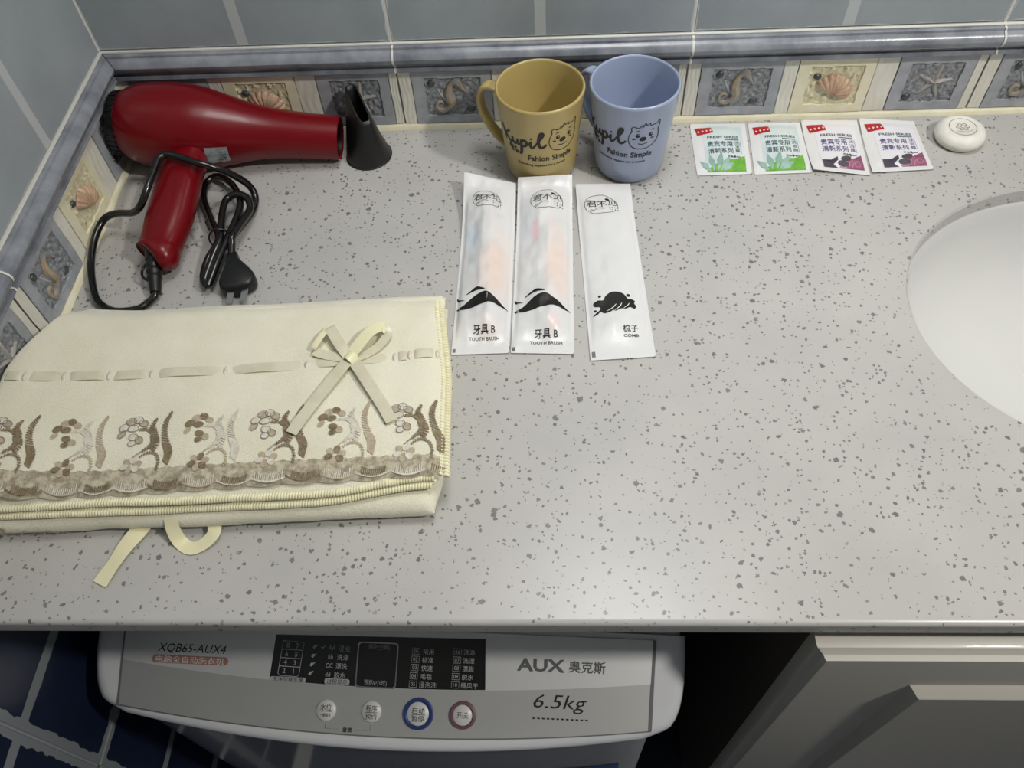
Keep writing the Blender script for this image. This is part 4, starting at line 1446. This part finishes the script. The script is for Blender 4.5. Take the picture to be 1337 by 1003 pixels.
def sachet(name, label, corners, lift, green, seed):
    root, S, W_, H_ = packet(name, label, 'sachet', 'hotel toiletry sachets by the wall', corners, lift, 0.0030, 0.004, M['paper'], seed, 0.0007, 24, 30)
    w, h = W_ / 2, H_ / 2
    c1 = 0.0025
    emit('tint_panel', [rect(-w * 0.62, w * 0.82, -h * 0.90, h * 0.90)], S, M['s_teal' if green else 's_lilac'], root, cell=c1, off=0.0002)
    emit('red_flag', [fill([(-w * 0.86, h * 0.78), (-w * 0.28, h * 0.80), (-w * 0.22, h * 0.54), (-w * 0.55, h * 0.50), (-w * 0.80, h * 0.47)])], S, M['s_red'], root, cell=c1, off=0.0004)
    mk = []
    for i in range(4):
        x, y = -w * 0.74 + i * w * 0.145, h * (0.59 + 0.012 * i)
        mk += [rect(x - 0.0012, x + 0.0012, y - 0.0003, y + 0.0004), rect(x - 0.0004, x + 0.0003, y - 0.0014, y + 0.0014), rect(x - 0.0010, x + 0.0010, y + 0.0009, y + 0.0013)]
    emit('flag_marks', mk, S, M['s_white'], root, cell=c1, off=0.0006)
    ink = M['s_slate' if green else 's_violet']
    emit('title_print', [txt('FRESH SERIES', 0.0052, w * 0.10, h * 0.36, width=W_ * 0.56, bold=0.02), rect(w * 0.15, w * 0.66, h * 0.245, h * 0.275)], S, M['s_slate'], root, cell=c1, off=0.0004)
    emit('main_lettering', [txt('贵宾专用', 0.0090, -w * 0.04, h * 0.10, width=W_ * 0.45, bold=0.012), txt('清新系列', 0.0090, -w * 0.04, -h * 0.16, width=W_ * 0.45, bold=0.012)], S, ink, root, cell=c1, off=0.0004)
    side = '洗发露' if green else '沐浴露'
    it = [txt(ch, 0.0056, w * 0.58, h * (0.13 - 0.15 * i)) for i, ch in enumerate(side)]
    it += [stroke([(w * 0.52, h * 0.22), (w * 0.70, h * 0.20), (w * 0.70, -h * 0.28)], 0.0003, smooth=False)]
    emit('side_lettering', it, S, ink, root, cell=c1, off=0.0004)
    emit('volume_print', [txt('净含量:8ml', 0.0034, w * 0.42, -h * (0.40 if green else 0.36), width=W_ * 0.24, bold=0.02)], S, M['ink'], root, cell=c1, off=0.0004)
    if green:
        emit('leaf_art', [fill([(-w * 0.60, -h * 0.90), (w * 0.80, -h * 0.90), (w * 0.80, -h * 0.36), (w * 0.45, -h * 0.50), (w * 0.12, -h * 0.50), (-w * 0.02, -h * 0.62), (-w * 0.30, -h * 0.66), (-w * 0.58, -h * 0.80)])], S, M['s_green'], root, cell=c1, off=0.0004)
        lv = []
        for a0, l_, x in ((100, 0.026, -0.35), (75, 0.030, -0.22), (55, 0.026, -0.12), (130, 0.020, -0.48), (35, 0.020, -0.05)):
            a = math.radians(a0)
            bx_, by_ = x * w, -h * 0.88
            tx, ty = bx_ + l_ * math.cos(a) * 0.8, by_ + l_ * math.sin(a)
            mx, my = (bx_ + tx) / 2, (by_ + ty) / 2
            px, py = -math.sin(a) * 0.0034, math.cos(a) * 0.0034
            lv.append(fill([(bx_, by_), (mx - px, my - py), (tx, ty), (mx + px, my + py)]))
        emit('herb_art', lv, S, M['s_sage'], root, cell=c1, off=0.0006)
    else:
        emit('petal_art', [fill([(w * 0.00, -h * 0.86), (w * 0.84, -h * 0.86), (w * 0.82, -h * 0.34), (w * 0.50, -h * 0.50), (w * 0.22, -h * 0.62)])], S, M['s_plum'], root, cell=c1, off=0.0004)
        emit('petal_lines', [stroke([(w * 0.30, -h * 0.82), (w * 0.34, -h * 0.66), (w * 0.48, -h * 0.58)], 0.0007), stroke([(w * 0.42, -h * 0.82), (w * 0.46, -h * 0.70), (w * 0.58, -h * 0.60), (w * 0.72, -h * 0.58)], 0.0007), stroke(ell(w * 0.62, -h * 0.70, 0.003, 0.0028, 0, 10), 0.0006, closed=True), fill([(-w * 0.05, -h * 0.84), (w * 0.22, -h * 0.84), (w * 0.26, -h * 0.64), (w * 0.08, -h * 0.70)])], S, M['s_pink'], root, cell=c1, off=0.0006)
        lv = [fill([(-w * 0.60, -h * 0.60), (-w * 0.30, -h * 0.62), (-w * 0.05, -h * 0.48), (-w * 0.06, -h * 0.62), (-w * 0.25, -h * 0.76), (-w * 0.10, -h * 0.86), (-w * 0.58, -h * 0.86)]), fill(ell(w * 0.24, -h * 0.53, 0.0058, 0.0036, 0.45)), fill(ell(w * 0.10, -h * 0.72, 0.0056, 0.0034, -0.1)), stroke([(w * 0.36, -h * 0.46), (w * 0.48, -h * 0.42)], 0.0005, smooth=False)]
        emit('lavender_art', lv, S, M['s_dark'], root, cell=c1, off=0.0008)


sachet('sachet', 'green leaf printed sachet nearest the blue mug', [(0.6092, -0.0085), (0.6680, -0.0100), (0.6640, -0.0910), (0.6084, -0.0915)], (0.0005, 0.0005, 0.0005, 0.0005), True, 2.2)
sachet('sachet', 'green leaf printed sachet beside the purple flower sachet', [(0.6712, -0.0090), (0.7255, -0.0115), (0.7245, -0.0910), (0.6664, -0.0920)], (0.0005, 0.001, 0.0005, 0.0005), True, 6.4)
sachet('sachet', 'purple flower printed sachet beside the green leaf sachet', [(0.7268, -0.0100), (0.7860, -0.0105), (0.7805, -0.0975), (0.7248, -0.0900)], (0.003, 0.001, 0.0006, 0.004), False, 11.7)
sachet('sachet', 'purple flower printed sachet nearest the round soap', [(0.7878, -0.0095), (0.8445, -0.0145), (0.8450, -0.0910), (0.7832, -0.0945)], (0.003, 0.001, 0.001, 0.002), False, 17.3)

# ================================================================== SOAP
soap = thing('soap', 'round white wrapped guest soap with a ring mark near the wall', 'soap', (0.8815, -0.0440, CT))
n = 60
rings = []
for r, z in ((0.0185, 0.0), (0.0225, 0.0016), (0.0250, 0.0060), (0.0248, 0.0095), (0.0225, 0.0135), (0.0185, 0.0158), (0.0150, 0.0164), (0.0143, 0.0158), (0.0, 0.0156)):
    ring = []
    for j in range(n):
        a = 2 * PI * j / n
        p = 1 + (0.010 * math.sin(a * 30) if 0.0185 <= r <= 0.0249 and z > 0.009 else 0)
        ring.append((r * p * math.cos(a) + 1e-6, r * p * math.sin(a), z))
    rings.append(ring)
link('bar', loft(rings, True, True, False), M['soap'], soap, angle=60)
flat = lambda u, v: (u, v, 0.0157)
emit('ring_mark', [stroke(ell(0, 0, 0.0133, 0.0133, 0, 28), 0.0007, closed=True), *[stroke([(0.0014 * math.cos(a), 0.0014 * math.sin(a)), (0.0052 * math.cos(a - 0.35), 0.0044 * math.sin(a - 0.35)), (0.0068 * math.cos(a + 0.1), 0.0056 * math.sin(a + 0.1)), (0.0046 * math.cos(a + 0.5), 0.0040 * math.sin(a + 0.5))], 0.0008) for a in [2 * PI * i / 6 for i in range(6)]], stroke([(-0.008, -0.006), (-0.003, -0.0075), (0.003, -0.0078), (0.008, -0.0055)], 0.0005)], flat, M['soapmark'], soap, off=0.0002)

# ================================================================== FOLDED TOWEL
TO = (0.010, -0.4921, CT)
towel = thing('bath_towel', 'cream velour bath towel folded flat with a ribbon bow and lace border', 'towel', TO, math.radians(2.5))


def edge_samples(L_, r, m):
    s = [0, 0.06, 0.16, 0.3, 0.5, 0.75, 1.0]
    a = [q * r / L_ for q in s]
    mid = [r / L_ + (1 - 2 * r / L_) * i / m for i in range(1, m)]
    return a + mid + [1 - q for q in a[::-1]]


def fq(k):
    k = min(max(k, 0.0), 1.0)
    return math.sqrt(max(0.0, 1 - (1 - k) ** 2))


def soft_slab(xl, xr, yf, yb, zm, half, r, mx=70, my=40, wob=None):
    """cloth layer: xl/xr functions of y, yf/yb functions of x give its plan; zm mid height, half thickness"""
    LX, LY = 0.36, 0.20

    def place(s, t):
        y = yf(0.18) + (yb(0.18) - yf(0.18)) * t
        x = xl(y) + (xr(y) - xl(y)) * s
        y = yf(x) + (yb(x) - yf(x)) * t
        return x, y

    def prof(s, t):
        return fq(min(s, 1 - s) * LX / r) * fq(min(t, 1 - t) * LY / r)

    def top(s, t):
        x, y = place(s, t)
        return (x, y, zm(x, y) + half(x, y) * prof(s, t))

    def bot(s, t):
        x, y = place(s, t)
        return (x, y, zm(x, y) - half(x, y) * prof(s, t))
    return sheet(0, 0, top, bot, edge_samples(LX, r, mx), edge_samples(LY, r, my))


def xl0(y):
    return 0.002 + 0.034 * sstep(0.11, 0.215, y) ** 1.6


def front_wave(x, seed, a=0.0022):
    return a * nz(x * 14 + seed, seed) + a * 0.4 * nz(x * 45, seed)


# lowest fold: a thick rounded roll along the front
link('bottom_fold', soft_slab(lambda y: xl0(y) + 0.004, lambda y: 0.3635 - 0.006 * sstep(0.0, 0.03, 0.03 - y), lambda x: front_wave(x, 3.0), lambda x: 0.203, lambda x, y: 0.0108 + 0.0008 * nz(x * 20, y * 20), lambda x, y: 0.0104 + 0.0012 * nz(x * 16 + 2, y * 16), 0.011), M['terry'], towel, angle=80)


def rope(pts, r, pitch, name, parent, m, lift=0.0):
    """overlocked edge: a fine zig-zag thread wound along a path"""
    P = catmull(pts, 8)
    cum = [0.0]
    for a, b_ in zip(P, P[1:]):
        cum.append(cum[-1] + (b_ - a).length)
    out = []
    total = cum[-1]
    steps = int(total / pitch * 6)
    i = 0
    for k in range(steps + 1):
        s = total * k / steps
        while i < len(cum) - 2 and cum[i + 1] < s:
            i += 1
        t = (s - cum[i]) / max(cum[i + 1] - cum[i], 1e-9)
        p = P[i].lerp(P[i + 1], min(t, 1))
        d = (P[i + 1] - P[i]).normalized()
        sd_ = d.cross(Vector((0, 0, 1))).normalized()
        up = sd_.cross(d)
        a = 2 * PI * k / 6
        out.append(p + sd_ * (r * 0.9 * math.cos(a)) + up * (r * 0.9 * math.sin(a)))
    return link(name, join(tube([tuple(p) for p in P], r * 0.85, 8), tube([tuple(p) for p in out], r * 0.42, 5)), m, parent, angle=80)


def fold_face(u, v):
    return (u, front_wave(u, 3.0) - 0.0004 - 0.003 * math.sin(PI * min(max(v / 0.021, 0), 1)) ** 0.5 + 0.0035, v)


random.seed(4)
lowst = [disc(0.006 + random.random() * 0.020, 0.005 + random.random() * 0.012, 0.0032, 0.0024, random.random() * 3, 10) for _ in range(8)] + [stroke([(0.026 + 0.009 * k, 0.004), (0.031 + 0.009 * k, 0.009 + 0.002 * (k % 2)), (0.038 + 0.009 * k, 0.006)], 0.0012) for k in range(5)]
emit('lower_lace', lowst, fold_face, M['th_taupe'], towel, cell=0.004, off=0.0004)['kind'] = 'stuff'

# two hemmed layers in the middle
for i, (z, y0, xr_) in enumerate(((0.0232, 0.0075, 0.359), (0.0300, 0.0110, 0.362))):
    sag = lambda x, z=z, i=i: z + 0.0018 * nz(x * 9 + 5 * i, 1.0) + (0.004 if i == 0 else 0.002) * sstep(0.27, 0.35, x)
    fy = lambda x, y0=y0, i=i: y0 + front_wave(x, 11.0 + 7 * i, 0.0016) + 0.009 * sstep(0.27, 0.35, x)
    lay = link('middle_layer', soft_slab(lambda y: xl0(y) + 0.002, lambda y, xr_=xr_: xr_, fy, lambda x: 0.200, lambda x, y, sag=sag: sag(x), lambda x, y: 0.0032, 0.004, 50, 20), M['terry'], towel, angle=80)
    rope([(x, fy(x) + 0.0002, sag(x)) for x in [0.004 + (xr_ - 0.006) * k / 24 for k in range(25)]], 0.0028, 0.0022, 'overlock_hem', lay, M['hem'])


# top layer
def z_top(x, y):
    z = 0.0405
    z += 0.010 * sstep(0.09, 0.0, x)                              # rises against the wall
    z += 0.0024 * nz(x * 11 + 3, y * 9) + 0.0010 * nz(x * 34, y * 26 + 4)
    z += 0.0016 * nz(x * 40 + 8, y * 7) * sstep(0.16, 0.12, y) * sstep(0.05, 0.09, y)
    z += 0.0010 * math.exp(-((y - 0.128) / 0.006) ** 2) * math.sin(x * 95)      # pucker along the ribbon
    z -= 0.0022 * sstep(0.045, 0.018, y)
    z -= 0.022 * sstep(0.178, 0.218, y) ** 1.5
    z -= 0.004 * sstep(0.352, 0.372, x)
    return z


def xr_top(y):
    return 0.3695 - 0.008 * sstep(0.10, 0.20, y)


def yf_top(x):
    return 0.0165 + 0.006 * (x / 0.36) + front_wave(x, 21.0, 0.0010)


top_layer = link('top_layer', soft_slab(xl0, xr_top, yf_top, lambda x: 0.216, lambda x, y: z_top(x, y) - 0.0042, lambda x, y: 0.0042, 0.006, 110, 70), M['terry'], towel, angle=80)


def ST(u, v):
    e = fq((v - yf_top(u)) / 0.006) * fq((xr_top(v) - u) / 0.006)
    return (u, v, z_top(u, v) - 0.0042 + 0.0042 * e)


rope([(xr_top(y) - 0.0012, y, z_top(xr_top(y) - 0.004, y) - 0.0030) for y in [0.020 + 0.176 * k / 16 for k in range(17)]], 0.0028, 0.0028, 'overlock_hem', top_layer, M['hem'])
rope([(xr_top(y) - 0.0052, y, z_top(xr_top(y) - 0.006, y) - 0.0012) for y in [0.020 + 0.176 * k / 16 for k in range(17)]], 0.0018, 0.0028, 'overlock_hem', top_layer, M['hem'])

# lace border: net band with scalloped lower edge, then the stitched motifs
lace = link('lace_border', grid(180, 8, lambda s, t: tuple(Vector(ST(0.006 + 0.358 * s, 0)[:1] + (0, 0)) + Vector((0, (yf_top(0.006 + 0.358 * s) - 0.0022 - 0.0022 * abs(math.sin((0.006 + 0.358 * s - 0.0085) * PI / 0.02625)) * 1.0) * (1 - t) + (0.0350 + 0.0006 * math.sin(s * 200)) * t, 0)) + Vector((0, 0, ST(0.006 + 0.358 * s, max(yf_top(0.006 + 0.358 * s) + 0.0012, yf_top(0.006 + 0.358 * s) + t * 0.017))[2] + 0.0006 - 0.0022 * (1 - t) ** 3)))), M['net'], towel, angle=80)


def satin(path, w, step=0.0013, tilt=0.7):
    """satin stitch: short slanting threads laid side by side along a path (x, y, width factor)"""
    P = interp([(p[0], p[1], p[2] if len(p) > 2 else 1.0) for p in path], 8)
    out = []
    acc = 0.0
    for a, b_ in zip(P, P[1:]):
        dx, dy = b_[0] - a[0], b_[1] - a[1]
        l_ = math.hypot(dx, dy)
        acc += l_
        if acc < step or l_ == 0:
            continue
        acc = 0.0
        tx, ty = dx / l_, dy / l_
        nx, ny = -ty, tx
        wx = w * a[2] / 2
        ex, ey = nx + tx * tilt, ny + ty * tilt
        out.append(stroke([(a[0] - ex * wx, a[1] - ey * wx), (a[0] + ex * wx, a[1] + ey * wx)], 0.0011, smooth=False))
    return out


random.seed(21)
motifs = []
for k in range(-1, 7):
    B_, T_, W_I, G_ = [], [], [], []
    motifs.append((B_, T_, W_I, G_))
    x0 = 0.0035 + 0.0525 * k + 0.0015
    brown = k % 2 == 0
    lf = B_ if brown else W_I
    mv = lambda pts: [((x0 + p[0] * 0.001, p[1] * 0.001) + tuple(p[2:])) for p in pts if True]
    # two tall leaves
    lf += satin(mv([(30.5, 50, 0.9), (31.5, 57, 1.3), (28.8, 66, 1.2), (26.6, 73, 0.9), (28.8, 79.5, 0.3)]), 0.0052, 0.0012)
    lf2 = T_ if (k % 4 == 1) else lf
    lf2 += satin(mv([(43.5, 38, 1.0), (43.8, 48, 1.3), (40.2, 57, 1.2), (37.4, 66, 1.0), (37.2, 75, 0.9), (40.6, 86, 0.3)]), 0.0048, 0.0012)
    lf += satin(mv([(16, 70, 0.6), (24, 69.5, 1.0), (29.5, 63, 1.2), (28.5, 55, 1.0), (23, 49.5, 0.7)]), 0.0036, 0.0011)
    (G_ if brown else T_).append(stroke(mv([(29.5, 63), (28.0, 54), (21, 48), (17.0, 44)]), 0.0008))
    # flower cluster: petals
    pet = [(4, 72, 3.2, 2.4, 0.6), (8.5, 77, 3.0, 2.6, 0.2), (14, 78.5, 2.8, 2.4, -0.4), (18.5, 75.5, 3.0, 2.2, -0.5), (11, 71, 3.2, 2.2, 0.1), (3, 66, 2.8, 1.8, 0.9), (13, 63, 3.0, 2.2, -0.3), (18, 60, 2.8, 2.2, -0.8), (13, 57.5, 2.4, 2.0, 0.3)]
    for i, (px, py, rx, ry, ro) in enumerate(pet):
        dst = (W_I if i % 2 == 0 else T_) if brown else (B_ if i % 2 == 0 else T_)
        dst.append(disc(x0 + px * 0.001, py * 0.001, rx * 0.00125, ry * 0.00125, ro, 12))
        if brown:
            G_.append(stroke(ell(x0 + px * 0.001, py * 0.001, rx * 0.0013, ry * 0.0013, ro, 10), 0.0005, closed=True))
    # arch and base flower
    (B_ if brown else T_).extend(satin(mv([(22, 44, 0.5), (28, 48, 1.0), (35, 46, 1.0), (38, 38, 0.9), (37, 31, 0.6)]), 0.0026))
    for i in range(6):
        a = 2 * PI * i / 6 + 0.3
        dst = (W_I if brown else B_) if i % 2 else T_
        dst.append(disc(x0 + 0.0170 + 0.0052 * math.cos(a), 0.0375 + 0.0046 * math.sin(a), 0.0034, 0.0026, a, 10))
    # scallops
    for j in range(2):
        xa = x0 + 0.0065 + 0.02625 * j
        arc = [(xa + 0.02625 * q / 6, 0.0012 + yf_top(xa + 0.013) + 0.0010 - 0.0042 * math.sin(PI * q / 6)) for q in range(7)]
        ed = (W_I, B_, T_, W_I)[(2 * k + j) % 4]
        ed.append(stroke(arc, 0.0016, 5))
        if j == 0:
            W_I.extend([stroke([(p[0], p[1]), (p[0] + 0.0007, p[1] + 0.0050 + 0.001 * math.sin(q))], 0.0008, smooth=False) for q, p in enumerate(interp(arc, 3)[2:-2])])
        else:
            B_.extend([stroke([(p[0], p[1]), (p[0] + 0.0012, p[1] + 0.0055)], 0.0008, smooth=False) for q, p in enumerate(interp(arc, 3)[3:-3])])


def clip_items(items):
    o = []
    for v, f in items:
        if all(0.004 < a < xr_top(b_) - 0.0008 for a, b_ in v):
            o.append((v, f))
    return o


def STL(u, v):
    p = ST(u, max(v, yf_top(u) + 0.0010))
    ex = 0.0009 if v < 0.036 else 0.0
    return (u, v, p[2] + ex)


for B_, T_, W_I, G_ in motifs:
    for nm, it, o_ in (('taupe_stitching', T_, 0.0007), ('bronze_stitching', B_, 0.0011), ('silver_stitching', W_I, 0.0009), ('outline_stitching', G_, 0.0013)):
        it = clip_items(it)
        if it:
            s_ = emit(nm, it, STL, {'t': M['th_taupe'], 'b': M['th_brown'], 's': M['th_white'], 'o': M['th_grey']}[nm[0]], lace, cell=0.004, off=o_)
            s_['kind'] = 'stuff'


# threaded ribbon
def ribbon(name, pts, w, m, parent, widths=None, thick=0.0004, k=8):
    """flat band along 3-D points (x, y, z, roll) kept roughly level; roll tips it about its length"""
    P = interp([tuple(p) + ((0.0,) if len(p) < 4 else ()) for p in pts], k)
    ra, rb = [], []
    V = []
    for i, p in enumerate(P):
        a, b_ = Vector(P[max(i - 1, 0)][:3]), Vector(P[min(i + 1, len(P) - 1)][:3])
        t = (b_ - a).normalized()
        s = t.cross(Vector((0, 0, 1)))
        s = s.normalized() if s.length > 1e-6 else Vector((1, 0, 0))
        up = s.cross(t).normalized()
        c, q = math.cos(p[3]), math.sin(p[3])
        sv = s * c + up * q
        uv = up * c - s * q
        for o1 in (-1, -0.33, 0.33, 1):
            V.append(Vector(p[:3]) + sv * (o1 * w / 2) + uv * thick * (1 - 0.5 * o1 * o1))
    F = []
    for i in range(len(P) - 1):
        for j in range(3):
            F.append((i * 4 + j, i * 4 + j + 1, i * 4 + j + 5, i * 4 + j + 4))
    # give it a back
    n_ = len(V)
    V2 = [(v.x, v.y, v.z - thick) for v in V]
    F2 = [tuple(n_ + q for q in f[::-1]) for f in F]
    rim = []
    for i in range(len(P) - 1):
        rim += [(i * 4, (i + 1) * 4, n_ + (i + 1) * 4, n_ + i * 4), (i * 4 + 3, n_ + i * 4 + 3, n_ + (i + 1) * 4 + 3, (i + 1) * 4 + 3)]
    rim += [(0, n_, n_ + 1, 1), (1, n_ + 1, n_ + 2, 2), (2, n_ + 2, n_ + 3, 3)]
    return link(name, ([tuple(v) for v in V] + V2, F + F2 + rim), m, parent, angle=60)


rb = [(0.004, 0.1215), (0.0229, 0.1216), (0.0526, 0.1230), (0.0888, 0.1239), (0.1237, 0.1242), (0.1847, 0.1245), (0.2522, 0.1259), (0.3246, 0.1294), (0.3371, 0.1301), (0.3595, 0.1312)]
for (xa, ya), (xb, yb_) in zip(rb, rb[1:]):
    g_ = 0.0022
    pts = []
    m_ = 6
    for i in range(m_ + 1):
        t = i / m_
        x, y = xa + g_ + (xb - xa - 2 * g_) * t, ya + (yb_ - ya) * t
        lift_ = -0.0012 + 0.0024 * math.sin(PI * min(1, max(0, t))) ** 0.4
        pts.append((x, y, ST(x, y)[2] + lift_))
    ribbon('ribbon_segment', pts, 0.0092, M['satin'], towel, k=4)
    # white loop of pile showing where the ribbon dips under
    link('ribbon_slot', xf(lathe([(0.0034, -0.001), (0.0030, 0.0006), (0.0018, 0.0014), (0.0, 0.0017)], 14), lambda x, y, z, xb=xb, yb_=yb_: (xb + x * 0.7, yb_ + y * 1.45, ST(min(xb, 0.36), yb_)[2] + z)), M['th_white'], towel)

bow = bpy.data.objects.new('bow', None)
COL.objects.link(bow)
bow.parent = towel


def zt(x, y, h):
    return (x, y, ST(x, y)[2] + h)


ribbon('bow_loop', [zt(0.2880, 0.1285, 0.0035), zt(0.2790, 0.1410, 0.0075), zt(0.2705, 0.1560, 0.0085), zt(0.2680, 0.1600, 0.0060)], 0.0094, M['satin'], bow)
ribbon('bow_loop', [zt(0.2690, 0.1600, 0.0065), zt(0.2640, 0.1500, 0.0085), zt(0.2590, 0.1400, 0.0070), zt(0.2575, 0.1375, 0.0050)], 0.0050, M['satin_y'], bow)
ribbon('bow_loop', [zt(0.2575, 0.1372, 0.0030), zt(0.2680, 0.1330, 0.0022), zt(0.2780, 0.1305, 0.0024), zt(0.2870, 0.1285, 0.0030)], 0.0085, M['satin'], bow)
ribbon('bow_loop', [zt(0.2870, 0.1270, 0.0045), zt(0.2950, 0.1370, 0.0090), zt(0.3040, 0.1480, 0.0120), zt(0.3120, 0.1540, 0.0110), zt(0.3160, 0.1545, 0.0080)], 0.0105, M['satin_y'], bow)
ribbon('bow_loop', [zt(0.3160, 0.1545, 0.0085), zt(0.3178, 0.1500, 0.0060), zt(0.3120, 0.1410, 0.0034), zt(0.3020, 0.1330, 0.0026), zt(0.2900, 0.1275, 0.0030)], 0.0080, M['satin'], bow)
ribbon('bow_tail', [zt(0.2880, 0.1275, 0.0040), zt(0.2800, 0.1130, 0.0055), zt(0.2690, 0.0930, 0.0048), zt(0.2580, 0.0740, 0.0040), zt(0.2490, 0.0570, 0.0034)], 0.0098, M['satin'], bow)
ribbon('bow_tail', [zt(0.2905, 0.1265, 0.0036), zt(0.2985, 0.1130, 0.0050), zt(0.3090, 0.0950, 0.0046), zt(0.3190, 0.0780, 0.0040), zt(0.3265, 0.0640, 0.0032)], 0.0094, M['satin'], bow)
ribbon('bow_knot', [zt(0.2840, 0.1305, 0.0030), zt(0.2870, 0.1290, 0.0075), zt(0.2905, 0.1262, 0.0078), zt(0.2935, 0.1240, 0.0035)], 0.0085, M['satin_y'], bow)
# ribbon ends that poke out under the front, on the counter
ribbon('ribbon_tail', [(0.1330, 0.0120, 0.0050, 0.3), (0.1270, 0.0000, 0.0050, 0.25), (0.1190, -0.0120, 0.0034, 0.0), (0.1130, -0.0250, 0.0026, -0.2), (0.1085, -0.0350, 0.0024, -0.1), (0.1055, -0.0410, 0.0012, 0.0)], 0.0128, M['satin_y'], towel)
ribbon('ribbon_loop', [(0.1570, 0.0020, 0.0190), (0.1575, -0.0040, 0.0110), (0.1610, -0.0100, 0.0020), (0.1700, -0.0150, 0.0012), (0.1800, -0.0120, 0.0030), (0.1870, -0.0050, 0.0060), (0.1860, 0.0050, 0.0080)], 0.0105, M['satin_y'], towel)

# ================================================================== DOWNLIGHT AND ADDED FILL PANEL (above the frame)
dl = thing('downlight', 'round white ceiling downlight above the basin end of the counter', 'lamp', (KEY[0], KEY[1], 2.32))
link('lamp_ring', lathe([(0.070, 0.0), (0.092, -0.002), (0.094, -0.010), (0.086, -0.018), (0.074, -0.016), (0.072, -0.004)], 40), M['ceil'], dl)
link('lamp_diffuser', lathe([(0.0, -0.010), (0.072, -0.010), (0.073, -0.006)], 40), M['glow'], dl)
cp = thing('added_fill_panel', 'added square white fill light panel above the counter', 'lamp', (SOFT[0], SOFT[1], 2.32))  # invented housing for the added soft fill light
link('fill_panel_frame', xf(loft([[(x, y, z) for x, y in rrect(-a, a, -a, a, 0.02)] for a, z in ((0.33, 0.0), (0.33, -0.020), (0.322, -0.024), (0.31, -0.022), (0.308, -0.012))], True, False, False), lambda x, y, z: (x, y, z)), M['ceil'], cp)
link('lamp_diffuser', box(-0.312, 0.312, -0.312, 0.312, -0.014, -0.010), M['glow'], cp, smooth=False)
